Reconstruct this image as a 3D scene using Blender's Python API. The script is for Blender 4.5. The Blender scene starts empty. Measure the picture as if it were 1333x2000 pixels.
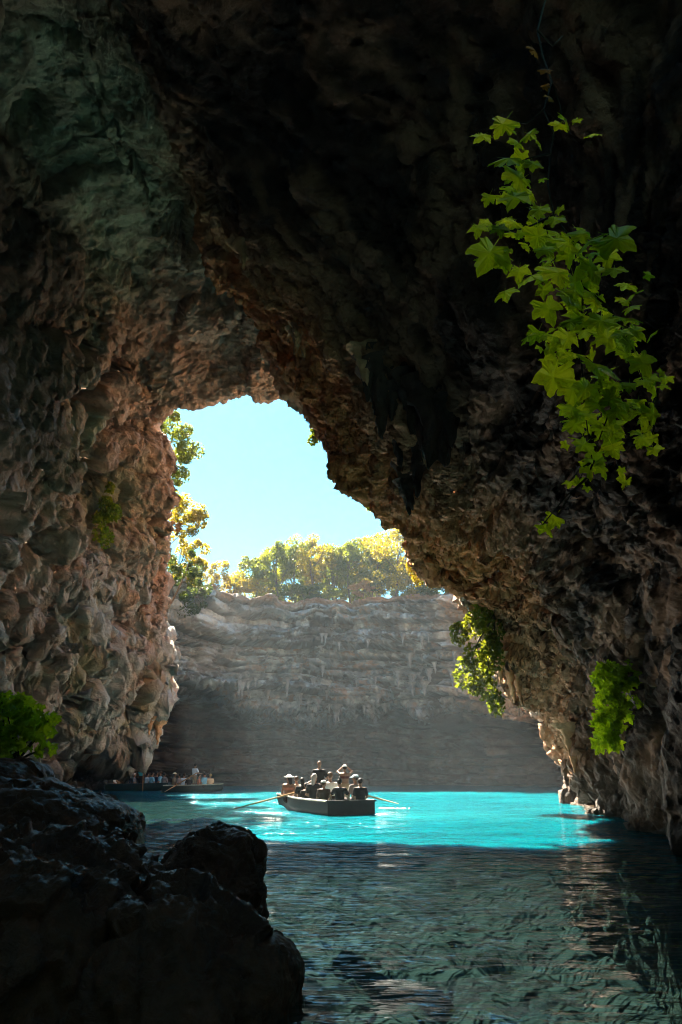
import bpy, math, random, time
import numpy as np
from mathutils import Vector, Matrix
_T0 = time.time()
def lap(w):
    pass
rng = np.random.default_rng(7)
random.seed(7)
R = math.radians
sc = bpy.context.scene
COL = sc.collection

# ---------------------------------------------------------------- camera, sky, sun, exposure
CAM_H = 1.25
PITCH = math.atan(509 / 1333.0)
camd = bpy.data.cameras.new('camera')
camd.lens = 24.0
camd.sensor_width = 36.0
camd.sensor_fit = 'AUTO'
camd.clip_start = 0.05
camd.clip_end = 3000
cam = bpy.data.objects.new('camera', camd)
COL.objects.link(cam)
cam.location = (0, 0, CAM_H)
cam.rotation_euler = (math.pi / 2 + PITCH, 0, 0)
sc.camera = cam

SUN_EL = R(49)
SUN_AZ = R(-25)              # measured from +Y, negative = towards -X (left)
SUN_DIR = Vector((math.sin(SUN_AZ) * math.cos(SUN_EL), math.cos(SUN_AZ) * math.cos(SUN_EL), math.sin(SUN_EL)))
world = bpy.data.worlds.new('World')
sc.world = world
world.use_nodes = True
wn = world.node_tree
bg = wn.nodes['Background']
skyt = wn.nodes.new('ShaderNodeTexSky')
skyt.sky_type = 'NISHITA'
skyt.sun_disc = False
skyt.sun_elevation = SUN_EL
skyt.sun_rotation = SUN_AZ
skyt.air_density = 1.0
skyt.dust_density = 0.3
skyt.ozone_density = 1.0
tint = wn.nodes.new('ShaderNodeMix')
tint.data_type = 'RGBA'
tint.blend_type = 'MULTIPLY'
tint.inputs[0].default_value = 1.0
tint.inputs[7].default_value = (0.31, 0.67, 0.68, 1)
wn.links.new(skyt.outputs[0], tint.inputs[6])
wn.links.new(tint.outputs[2], bg.inputs[0])
bg.inputs[1].default_value = 0.05

sund = bpy.data.lights.new('sun', 'SUN')
sund.energy = 5.0
sund.angle = R(0.5)
sund.color = (1.0, 0.88, 0.72)
sun = bpy.data.objects.new('sun', sund)
COL.objects.link(sun)
sun.rotation_euler = SUN_DIR.to_track_quat('Z', 'Y').to_euler()

sc.view_settings.view_transform = 'Standard'
sc.view_settings.look = 'None'
sc.view_settings.gamma = 1.0
sc.view_settings.use_curve_mapping = False
sc.view_settings.exposure = 3.4
sc.cycles.filter_width = 1.1
sc.cycles.use_denoising = True
try:
    sc.cycles.denoiser = 'OPENIMAGEDENOISE'
except Exception:
    pass
sc.cycles.max_bounces = 8
sc.cycles.diffuse_bounces = 7
sc.cycles.glossy_bounces = 3
sc.cycles.transmission_bounces = 4
sc.cycles.transparent_max_bounces = 8
sc.cycles.volume_bounces = 1
sc.cycles.caustics_reflective = True      # sunlight thrown up from the lake onto the roof
sc.cycles.blur_glossy = 1.0
sc.cycles.caustics_refractive = False
sc.cycles.sample_clamp_indirect = 30.0

# ---------------------------------------------------------------- helpers
CT, ST = math.cos(PITCH), math.sin(PITCH)
def ray(px, py):
    x = (px - 666.5) / 1333.0
    u = (1000.0 - py) / 1333.0
    return np.array([x, CT - u * ST, ST + u * CT])
def P(px, py, Y):
    d = ray(px, py)
    return np.array([0, 0, CAM_H]) + d * (Y / d[1])
def PZ(px, Y, z):
    # point at distance Y and height z whose image column is px
    # axis depth of that point
    dep = Y * CT + (z - CAM_H) * ST
    return np.array([(px - 666.5) / 1333.0 * dep, Y, z])

_perm = np.random.default_rng(3).permutation(256).astype(np.int32)
_perm = np.concatenate([_perm, _perm, _perm])
_grad = np.random.default_rng(4).normal(size=(256, 3)).astype(np.float32)
_grad /= np.linalg.norm(_grad, axis=1, keepdims=True)
_gx, _gy, _gz = (np.ascontiguousarray(_grad[:, k]) for k in range(3))
def perlin(p):
    p = np.asarray(p, dtype=np.float32)
    out = np.empty(len(p), np.float32)
    for i0 in range(0, len(p), 60000):                  # blocks that fit the cache
        q = p[i0:i0 + 60000]
        fl = np.floor(q)
        pf = q - fl
        pi = fl.astype(np.int32) & 255
        w = pf * pf * pf * (pf * (pf * 6 - 15) + 10)
        x0, y0, z0 = pf[:, 0], pf[:, 1], pf[:, 2]
        wx, wy, wz = w[:, 0], w[:, 1], w[:, 2]
        zi0 = pi[:, 2]; zi1 = (zi0 + 1) & 255
        yi0 = pi[:, 1]; yi1 = (yi0 + 1) & 255
        res = 0
        for dx in (0, 1):
            a = _perm.take((pi[:, 0] + dx) & 255)
            xx = x0 - dx
            ry = []
            for dy in (0, 1):
                b = _perm.take(a + (yi1 if dy else yi0))
                yy = y0 - dy
                h0 = _perm.take(b + zi0); h1 = _perm.take(b + zi1)
                d0 = _gx.take(h0) * xx + _gy.take(h0) * yy + _gz.take(h0) * z0
                d1 = _gx.take(h1) * xx + _gy.take(h1) * yy + _gz.take(h1) * (z0 - 1)
                ry.append(d0 + wz * (d1 - d0))
            v = ry[0] + wy * (ry[1] - ry[0])
            res = v if dx == 0 else res + wx * (v - res)
        out[i0:i0 + 60000] = res * 1.6
    return out
def fbm(p, oct=4, lac=2.03, gain=0.5):
    a, s, r = 1.0, 0.0, 0
    p = np.array(p, dtype=np.float32)
    for i in range(oct):
        r = r + a * perlin(p + 17.3 * i)
        s += a
        a *= gain
        p = p * lac
    return r / s
def ridged(p, oct=4, lac=2.07, gain=0.5):
    a, s, r = 1.0, 0.0, 0
    p = np.array(p, dtype=np.float32)
    for i in range(oct):
        n = 1 - 2 * np.abs(perlin(p + 9.1 * i))
        r = r + a * n
        s += a
        a *= gain
        p = p * lac
    return r / s
def facets(p, tilt=1.0, step=0.5, cracks=False):
    # angular rock: every cell is a tilted plane
    p = np.asarray(p, dtype=np.float32)
    out = np.empty(len(p), np.float32)
    crk = np.empty(len(p), np.float32)
    for i0 in range(0, len(p), 40000):
        q = p[i0:i0 + 40000]
        fl = np.floor(q)
        qf = q - fl
        pi = fl.astype(np.int32)
        f1 = np.full(len(q), 9.0, np.float32); f2 = f1.copy()
        bx = np.zeros(len(q), np.float32); by = bx.copy(); bz = bx.copy()
        cell = np.zeros(len(q), np.int32)
        for dx in (-1, 0, 1):
            a = _perm.take((pi[:, 0] + dx) & 255)
            for dy in (-1, 0, 1):
                b = _perm.take(a + ((pi[:, 1] + dy) & 255))
                for dz in (-1, 0, 1):
                    h = _perm.take(b + ((pi[:, 2] + dz) & 255))
                    vx = _gx.take(h) * 0.5 + (dx + 0.5) - qf[:, 0]
                    vy = _gy.take(h) * 0.5 + (dy + 0.5) - qf[:, 1]
                    vz = _gz.take(h) * 0.5 + (dz + 0.5) - qf[:, 2]
                    d = vx * vx + vy * vy + vz * vz
                    m = d < f1
                    f2 = np.where(m, f1, np.minimum(f2, d))
                    f1 = np.where(m, d, f1); bx = np.where(m, vx, bx); by = np.where(m, vy, by); bz = np.where(m, vz, bz); cell = np.where(m, h, cell)
        k = (cell * 7 + 3) & 255
        out[i0:i0 + 40000] = np.clip((bx * _gx.take(k) + by * _gy.take(k) + bz * _gz.take(k)) * tilt, -0.8, 0.8) + step * _gx.take(cell)
        crk[i0:i0 + 40000] = np.sqrt(f2) - np.sqrt(f1)
    return (out, crk) if cracks else out

def new_mesh(name, verts, faces, smooth=True):
    me = bpy.data.meshes.new(name)
    verts = np.asarray(verts, dtype=np.float32).reshape(-1, 3)
    faces = np.asarray(faces, dtype=np.int32)
    n, k = faces.shape
    me.vertices.add(len(verts))
    me.vertices.foreach_set('co', verts.ravel())
    me.loops.add(n * k)
    me.loops.foreach_set('vertex_index', faces.ravel())
    me.polygons.add(n)
    me.polygons.foreach_set('loop_start', np.arange(0, n * k, k, dtype=np.int32))
    me.update(calc_edges=True)
    me.validate()
    me.polygons.foreach_set('use_smooth', np.full(len(me.polygons), smooth, dtype=bool))
    return me
def link(name, me, mat=None, parent=None, loc=None):
    o = bpy.data.objects.new(name, me)
    COL.objects.link(o)
    if mat is not None and me is not None and len(me.materials) == 0:
        me.materials.append(mat)
    if parent is not None:
        o.parent = parent
    if loc is not None:
        o.location = loc
    return o
def empty(name, loc=(0, 0, 0), rz=0.0):
    o = bpy.data.objects.new(name, None)
    COL.objects.link(o)
    o.location = loc
    o.rotation_euler = (0, 0, rz)
    o.empty_display_size = 0.2
    return o
def tag(o, label, cat, group=None):
    o['label'] = label
    o['category'] = cat
    if group:
        o['group'] = group
    return o
def grid_faces(nr, nc):
    i, j = np.meshgrid(np.arange(nr - 1), np.arange(nc - 1), indexing='ij')
    a = (i * nc + j).ravel()
    return np.stack([a, a + 1, a + nc + 1, a + nc], axis=1)
def grid_normals(V):
    du = np.gradient(V, axis=0)
    dv = np.gradient(V, axis=1)
    n = np.cross(dv, du)
    return n / (np.linalg.norm(n, axis=2, keepdims=True) + 1e-9)
def set_attr(me, name, arr):
    a = me.attributes.new(name, 'FLOAT_COLOR', 'POINT')
    c = np.ones((len(me.vertices), 4), np.float32)
    c[:, :3] = arr
    a.data.foreach_set('color', c.ravel())
def hermite(x, y, xq):
    # y (n,...) sampled at knots x -> xq, finite difference tangents limited for monotonicity
    x = np.asarray(x, float); y = np.asarray(y, float)
    h = np.diff(x)
    hs = h.reshape((-1,) + (1,) * (y.ndim - 1))
    d = np.diff(y, axis=0) / hs
    m = np.empty_like(y)
    m[0], m[-1] = d[0], d[-1]
    w = (hs[1:] / (hs[1:] + hs[:-1]))
    m[1:-1] = d[:-1] * w + d[1:] * (1 - w)
    i = np.clip(np.searchsorted(x, xq, side='right') - 1, 0, len(x) - 2)
    t = ((xq - x[i]) / h[i]).reshape((-1,) + (1,) * (y.ndim - 1))
    hh = h[i].reshape(t.shape)
    return ((2*t**3 - 3*t**2 + 1) * y[i] + (t**3 - 2*t**2 + t) * hh * m[i]
            + (-2*t**3 + 3*t**2) * y[i+1] + (t**3 - t**2) * hh * m[i+1])
def tube(pts, rad, sides=6, closed_end=True):
    # returns verts, quad faces of a tube along pts with radii rad
    pts = np.asarray(pts, float); n = len(pts)
    rad = np.broadcast_to(np.asarray(rad, float), (n,))
    tan = np.gradient(pts, axis=0)
    tan /= np.linalg.norm(tan, axis=1, keepdims=True) + 1e-9
    up = np.array([0.3, 0.5, 0.81]) if abs(tan[0] @ np.array([0.3, 0.5, 0.81])) < 0.9 else np.array([1.0, 0, 0])
    vs = []
    for k in range(n):
        a = np.cross(tan[k], up); a /= np.linalg.norm(a) + 1e-9
        b = np.cross(tan[k], a)
        up = np.cross(a, tan[k])
        for s in range(sides):
            th = 2 * math.pi * s / sides
            vs.append(pts[k] + rad[k] * (a * math.cos(th) + b * math.sin(th)))
    fs = []
    for k in range(n - 1):
        for s in range(sides):
            s2 = (s + 1) % sides
            fs.append((k * sides + s, k * sides + s2, (k + 1) * sides + s2, (k + 1) * sides + s))
    if closed_end:
        for base in (0, (n - 1) * sides):
            vs.append(pts[0] if base == 0 else pts[-1])
            c = len(vs) - 1
            for s in range(sides):
                f = (base + s, base + (s + 1) % sides, c)
                fs.append((f[0], f[1], f[2], f[2]))
    return np.array(vs), fs
class MB:
    def __init__(self):
        self.v, self.f = [], []
        self.n = 0
    def add(self, v, f):
        v = np.asarray(v, float).reshape(-1, 3)
        for q in f:
            q = [int(i) + self.n for i in q]
            if len(q) == 4 and q[2] == q[3]:
                q = q[:3]
            self.f.append(q)
        self.v.append(v)
        self.n += len(v)
        return self
    def tube(self, pts, rad, sides=6):
        return self.add(*tube(pts, rad, sides))
    def box(self, c, s, rz=0.0, M=None):
        c = np.asarray(c, float); h = np.asarray(s, float) / 2
        v = np.array([[x, y, z] for x in (-1, 1) for y in (-1, 1) for z in (-1, 1)], float) * h
        if M is not None:
            v = v @ np.asarray(M).T
        elif rz:
            cr, sr = math.cos(rz), math.sin(rz)
            v = v @ np.array([[cr, sr, 0], [-sr, cr, 0], [0, 0, 1]])
        return self.add(v + c, [(0, 1, 3, 2), (4, 6, 7, 5), (0, 4, 5, 1), (2, 3, 7, 6), (0, 2, 6, 4), (1, 5, 7, 3)])
    def mesh(self, name, smooth=False):
        me = bpy.data.meshes.new(name)
        me.from_pydata(np.concatenate(self.v).tolist(), [], self.f)
        me.validate()
        me.polygons.foreach_set('use_smooth', np.full(len(me.polygons), smooth, dtype=bool))
        me.update()
        return me
    def build(self, name, mat, parent=None, smooth=False, loc=None):
        return link(name, self.mesh(name, smooth), mat, parent, loc)

# ---------------------------------------------------------------- materials
def mat_new(name):
    m = bpy.data.materials.new(name)
    m.use_nodes = True
    nt = m.node_tree
    return m, nt, nt.nodes['Principled BSDF']
def N(nt, typ, **kw):
    n = nt.nodes.new(typ)
    for k, v in kw.items():
        setattr(n, k, v)
    return n
def noise_node(nt, scale, detail=6, rough=0.6, coord=None, dist=0.0):
    n = N(nt, 'ShaderNodeTexNoise')
    n.inputs['Scale'].default_value = scale
    n.inputs['Detail'].default_value = detail
    n.inputs['Roughness'].default_value = rough
    n.inputs['Distortion'].default_value = dist
    if coord is not None:
        nt.links.new(coord, n.inputs['Vector'])
    return n
def mixc(nt, a, b, fac, blend='MIX'):
    m = N(nt, 'ShaderNodeMix', data_type='RGBA', blend_type=blend)
    for sock, val in ((6, a), (7, b), (0, fac)):
        if hasattr(val, 'links'):
            nt.links.new(val, m.inputs[sock])
        else:
            m.inputs[sock].default_value = val if sock == 0 else (*val, 1) if len(val) == 3 else val
    return m.outputs[2]
def ramp(nt, fac, stops):
    r = N(nt, 'ShaderNodeValToRGB')
    nt.links.new(fac, r.inputs[0])
    while len(r.color_ramp.elements) < len(stops):
        r.color_ramp.elements.new(0.5)
    for e, (p, c) in zip(r.color_ramp.elements, stops):
        e.position = p
        e.color = (*c, 1) if len(c) == 3 else c
    return r.outputs[0]

def rock_material(name, rough=0.75, fine=14.0, bump=0.5, bdist=0.06, spec=0.3, attr=True, base=(0.3, 0.28, 0.24), wet=False):
    m, nt, bs = mat_new(name)
    geo = N(nt, 'ShaderNodeNewGeometry')
    pos = geo.outputs['Position']
    n1 = noise_node(nt, fine * 0.16, 8, 0.68, pos, 0.6)
    n2 = noise_node(nt, fine, 6, 0.7, pos)
    n3 = noise_node(nt, fine * 0.45, 7, 0.72, pos, 1.2)
    if attr:
        a = N(nt, 'ShaderNodeAttribute', attribute_name='rock')
        col = a.outputs['Color']
    else:
        col = ramp(nt, n1.outputs[0], [(0.3, [c * 0.6 for c in base]), (0.7, [min(1, c * 1.35) for c in base])])
    v1 = ramp(nt, n1.outputs[0], [(0.25, (0.5, 0.47, 0.44)), (0.45, (1, 1, 1)), (0.74, (1.15, 1.13, 1.1))])
    col = mixc(nt, col, v1, 0.8, 'MULTIPLY')
    v2 = ramp(nt, n3.outputs[0], [(0.33, (0.5, 0.46, 0.42)), (0.48, (1, 1, 1))])
    col = mixc(nt, col, v2, 0.5, 'MULTIPLY')
    nt.links.new(col, bs.inputs['Base Color'])
    if wet:
        rr = N(nt, 'ShaderNodeMapRange')
        nt.links.new(n1.outputs[0], rr.inputs[0])
        rr.inputs[1].default_value, rr.inputs[2].default_value = 0.35, 0.65
        rr.inputs[3].default_value, rr.inputs[4].default_value = rough * 0.6, rough * 1.5
        nt.links.new(rr.outputs[0], bs.inputs['Roughness'])
    else:
        bs.inputs['Roughness'].default_value = rough
    bs.inputs['Specular IOR Level'].default_value = spec
    add = N(nt, 'ShaderNodeMath', operation='MULTIPLY_ADD')
    nt.links.new(n3.outputs[0], add.inputs[0])
    add.inputs[1].default_value = 2.0
    nt.links.new(n2.outputs[0], add.inputs[2])
    b = N(nt, 'ShaderNodeBump')
    b.inputs['Strength'].default_value = bump
    b.inputs['Distance'].default_value = bdist
    nt.links.new(add.outputs[0], b.inputs['Height'])
    nt.links.new(b.outputs[0], bs.inputs['Normal'])
    return m

def simple(name, color, rough=0.6, spec=0.4, var=0.25, scale=8.0, bump=0.0):
    m, nt, bs = mat_new(name)
    tc = N(nt, 'ShaderNodeTexCoord')
    n = noise_node(nt, scale, 5, 0.65, tc.outputs['Object'])
    lo = [c * (1 - var) for c in color]
    hi = [min(1, c * (1 + var)) for c in color]
    nt.links.new(ramp(nt, n.outputs[0], [(0.3, lo), (0.7, hi)]), bs.inputs['Base Color'])
    bs.inputs['Roughness'].default_value = rough
    bs.inputs['Specular IOR Level'].default_value = spec
    if bump:
        b = N(nt, 'ShaderNodeBump')
        b.inputs['Strength'].default_value = bump
        b.inputs['Distance'].default_value = 0.01
        nt.links.new(n.outputs[0], b.inputs['Height'])
        nt.links.new(b.outputs[0], bs.inputs['Normal'])
    return m

def leaf_material(name, c1, c2, c3, trans=0.55, scale=1.5, per_object=False, tcol=None):
    # thin leaf: diffuse + translucent
    m, nt, bs = mat_new(name)
    geo = N(nt, 'ShaderNodeNewGeometry')
    if per_object:
        oi = N(nt, 'ShaderNodeObjectInfo')
        fac = oi.outputs['Random']
    else:
        nz = noise_node(nt, scale, 3, 0.6, geo.outputs['Position'])
        mx = N(nt, 'ShaderNodeMath', operation='MULTIPLY_ADD')
        nt.links.new(geo.outputs['Random Per Island'], mx.inputs[0])
        mx.inputs[1].default_value = 0.45
        ad = N(nt, 'ShaderNodeMath', operation='MULTIPLY_ADD')
        nt.links.new(nz.outputs[0], ad.inputs[0])
        ad.inputs[1].default_value = 1.3
        ad.inputs[2].default_value = -0.38
        nt.links.new(ad.outputs[0], mx.inputs[2])
        fac = mx.outputs[0]
    col = ramp(nt, fac, [(0.0, c1), (0.5, c2), (1.0, c3)])
    if per_object:
        tcn = N(nt, 'ShaderNodeTexCoord')
        mo = noise_node(nt, 3.5, 5, 0.65, tcn.outputs['Object'])
        col = mixc(nt, col, ramp(nt, mo.outputs[0], [(0.30, (0.6, 0.55, 0.5)), (0.46, (1, 1, 1)), (0.7, (1.15, 1.1, 1.0))]), 0.7, 'MULTIPLY')
    nt.links.new(col, bs.inputs['Base Color'])
    bs.inputs['Roughness'].default_value = 0.45
    bs.inputs['Specular IOR Level'].default_value = 0.35
    tr = N(nt, 'ShaderNodeBsdfTranslucent')
    tc = mixc(nt, col, tcol or (2.4, 2.1, 0.9), 1.0, 'MULTIPLY')
    nt.links.new(tc, tr.inputs[0])
    ms = N(nt, 'ShaderNodeMixShader')
    ms.inputs[0].default_value = trans
    nt.links.new(bs.outputs[0], ms.inputs[1])
    nt.links.new(tr.outputs[0], ms.inputs[2])
    nt.links.new(ms.outputs[0], nt.nodes['Material Output'].inputs['Surface'])
    return m

M = {}
M['cave'] = rock_material('cave_rock', rough=0.66, fine=7.0, bump=0.9, bdist=0.17, spec=0.3)
M['cliff'] = rock_material('cliff_rock', rough=0.8, fine=3.2, bump=0.6, bdist=0.18, spec=0.25)
M['boulder'] = rock_material('wet_boulder_rock', rough=0.30, fine=16.0, bump=0.8, bdist=0.035, spec=0.28, attr=False, base=(0.19, 0.078, 0.036), wet=True)
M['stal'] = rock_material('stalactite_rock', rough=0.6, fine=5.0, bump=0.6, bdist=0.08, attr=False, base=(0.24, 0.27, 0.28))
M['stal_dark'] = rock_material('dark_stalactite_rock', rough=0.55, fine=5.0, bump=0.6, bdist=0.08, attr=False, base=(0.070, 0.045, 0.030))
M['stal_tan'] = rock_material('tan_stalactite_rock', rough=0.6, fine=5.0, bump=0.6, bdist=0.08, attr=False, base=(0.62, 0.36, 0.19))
M['soil'] = rock_material('dry_soil', rough=0.95, fine=2.5, bump=0.6, bdist=0.1, spec=0.1, attr=False, base=(0.30, 0.17, 0.09))
M['bed'] = rock_material('lake_bed_stone', rough=0.8, fine=3.0, bump=0.6, bdist=0.1, attr=False, base=(0.032, 0.028, 0.022))
M['bark'] = simple('bark', (0.10, 0.075, 0.055), 0.9, 0.1, 0.4, 12, 0.5)
M['vine_stem'] = simple('vine_stem', (0.045, 0.05, 0.02), 0.7, 0.3, 0.3, 20)
M['wood'] = simple('oar_wood', (0.42, 0.26, 0.12), 0.55, 0.35, 0.3, 6)
M['fence_wood'] = simple('weathered_wood', (0.40, 0.30, 0.20), 0.8, 0.2, 0.3, 6)
M['hull_dark'] = simple('dark_blue_hull_paint', (0.003, 0.009, 0.011), 0.5, 0.2, 0.35, 5)
M['hull_in'] = simple('teal_inner_paint', (0.05, 0.22, 0.25), 0.5, 0.4, 0.25, 5)
M['hull_rail'] = simple('cream_rail_paint', (0.35, 0.38, 0.30), 0.5, 0.4, 0.25, 7)
M['hull_far'] = simple('dark_teal_paint', (0.01, 0.035, 0.04), 0.5, 0.3, 0.3, 5)
M['leaf_vine'] = leaf_material('vine_leaf', (0.26, 0.42, 0.010), (0.44, 0.60, 0.012), (0.58, 0.70, 0.02), 0.5, per_object=True, tcol=(1.7, 1.6, 0.8))
M['leaf_brown'] = leaf_material('faded_vine_leaf', (0.12, 0.075, 0.01), (0.15, 0.09, 0.012), (0.17, 0.11, 0.02), 0.45, per_object=True)
M['leaf_bush'] = leaf_material('bush_leaf', (0.20, 0.32, 0.01), (0.28, 0.43, 0.012), (0.36, 0.52, 0.02), 0.5, per_object=True, tcol=(1.7, 1.6, 0.8))
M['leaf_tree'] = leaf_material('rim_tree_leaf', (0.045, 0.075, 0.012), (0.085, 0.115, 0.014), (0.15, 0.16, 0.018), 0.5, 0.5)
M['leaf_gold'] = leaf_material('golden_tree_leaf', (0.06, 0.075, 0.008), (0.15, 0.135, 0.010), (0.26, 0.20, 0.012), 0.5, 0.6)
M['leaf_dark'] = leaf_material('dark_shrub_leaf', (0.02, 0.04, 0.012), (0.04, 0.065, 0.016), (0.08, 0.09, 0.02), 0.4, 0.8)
M['leaf_ivy'] = leaf_material('ivy_leaf', (0.10, 0.14, 0.012), (0.17, 0.22, 0.014), (0.28, 0.29, 0.02), 0.5, 0.8)
M['leaf_dry'] = leaf_material('dry_orange_leaf', (0.20, 0.11, 0.045), (0.30, 0.18, 0.07), (0.40, 0.25, 0.10), 0.3, 0.8, tcol=(1.3, 1.1, 0.9))
M['foam_glints'] = simple('water_foam_glints', (0.75, 0.80, 0.80), 0.5, 0.4, 0.1, 20)

def water_material():
    m, nt, bs = mat_new('lake_water')
    geo = N(nt, 'ShaderNodeNewGeometry')
    mp = N(nt, 'ShaderNodeMapping')
    nt.links.new(geo.outputs['Position'], mp.inputs[0])
    mp.inputs['Scale'].default_value = (0.42, 1.0, 1.0)
    mp.inputs['Rotation'].default_value = (0, 0, R(12))
    v = mp.outputs[0]
    n0 = noise_node(nt, 0.9, 3, 0.5, v, 0.4)
    n1 = noise_node(nt, 3.1, 2, 0.5, v, 0.2)
    n2 = noise_node(nt, 9.0, 2, 0.5, v, 0.1)
    s = N(nt, 'ShaderNodeMath', operation='MULTIPLY_ADD')
    nt.links.new(n1.outputs[0], s.inputs[0]); s.inputs[1].default_value = 0.62
    nt.links.new(n0.outputs[0], s.inputs[2])
    s2 = N(nt, 'ShaderNodeMath', operation='MULTIPLY_ADD')
    nt.links.new(n2.outputs[0], s2.inputs[0]); s2.inputs[1].default_value = 0.10
    nt.links.new(s.outputs[0], s2.inputs[2])
    b = N(nt, 'ShaderNodeBump')
    b.inputs['Strength'].default_value = 1.0
    b.inputs['Distance'].default_value = 0.40
    nt.links.new(s2.outputs[0], b.inputs['Height'])
    big = noise_node(nt, 0.12, 3, 0.5, geo.outputs['Position'])
    col = ramp(nt, big.outputs[0], [(0.35, (0.0, 0.040, 0.054)), (0.6, (0.0006, 0.060, 0.072)), (0.75, (0.0015, 0.080, 0.086))])
    pat = ramp(nt, n0.outputs[0], [(0.35, (0.78, 0.78, 0.80)), (0.6, (1.05, 1.05, 1.05)), (0.72, (1.3, 1.28, 1.22))])  # caustic-like light pattern painted into the water colour
    col = mixc(nt, col, pat, 1.0, 'MULTIPLY')
    nt.links.new(col, bs.inputs['Base Color'])
    bs.inputs['Subsurface Weight'].default_value = 1.0
    bs.inputs['Subsurface Radius'].default_value = (0.25, 1.0, 1.25)
    bs.inputs['Subsurface Scale'].default_value = 2.6
    bs.inputs['Roughness'].default_value = 0.06
    bs.inputs['IOR'].default_value = 1.33
    bs.inputs['Specular IOR Level'].default_value = 0.5
    nt.links.new(b.outputs[0], bs.inputs['Normal'])
    tr = N(nt, 'ShaderNodeBsdfTransparent')
    tr.inputs[0].default_value = (0.55, 0.85, 0.85, 1)
    ms = N(nt, 'ShaderNodeMixShader')
    lw = N(nt, 'ShaderNodeLayerWeight')
    lw.inputs[0].default_value = 0.25
    mr = N(nt, 'ShaderNodeMapRange')
    nt.links.new(lw.outputs['Facing'], mr.inputs[0])
    mr.inputs[1].default_value, mr.inputs[2].default_value = 0.0, 0.9
    mr.inputs[3].default_value, mr.inputs[4].default_value = 0.55, 0.0
    sp = N(nt, 'ShaderNodeSeparateXYZ')
    nt.links.new(geo.outputs['Position'], sp.inputs[0])
    wv = N(nt, 'ShaderNodeMath', operation='MULTIPLY_ADD')
    nt.links.new(big.outputs[0], wv.inputs[0]); wv.inputs[1].default_value = 5.0
    nt.links.new(sp.outputs['Y'], wv.inputs[2])
    dp = N(nt, 'ShaderNodeMapRange')
    nt.links.new(wv.outputs[0], dp.inputs[0])
    dp.inputs[1].default_value, dp.inputs[2].default_value = 9.0, 16.5
    dp.inputs[3].default_value, dp.inputs[4].default_value = 0.55, 0.0
    mxm = N(nt, 'ShaderNodeMath', operation='MAXIMUM')
    nt.links.new(mr.outputs[0], mxm.inputs[0]); nt.links.new(dp.outputs[0], mxm.inputs[1])
    nt.links.new(mxm.outputs[0], ms.inputs[0])
    bs.inputs['Specular IOR Level'].default_value = 0.0
    bs.inputs['Roughness'].default_value = 0.6
    nt.links.new(bs.outputs[0], ms.inputs[1])
    nt.links.new(tr.outputs[0], ms.inputs[2])
    gl = N(nt, 'ShaderNodeBsdfGlossy')
    gl.inputs['Roughness'].default_value = 0.05
    nt.links.new(b.outputs[0], gl.inputs['Normal'])
    fr = N(nt, 'ShaderNodeFresnel')
    fr.inputs[0].default_value = 1.33
    nt.links.new(b.outputs[0], fr.inputs['Normal'])
    mg = N(nt, 'ShaderNodeMixShader')
    nt.links.new(fr.outputs[0], mg.inputs[0])
    nt.links.new(ms.outputs[0], mg.inputs[1])
    nt.links.new(gl.outputs[0], mg.inputs[2])
    nt.links.new(mg.outputs[0], nt.nodes['Material Output'].inputs['Surface'])
    return m
M['water'] = water_material()

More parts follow.
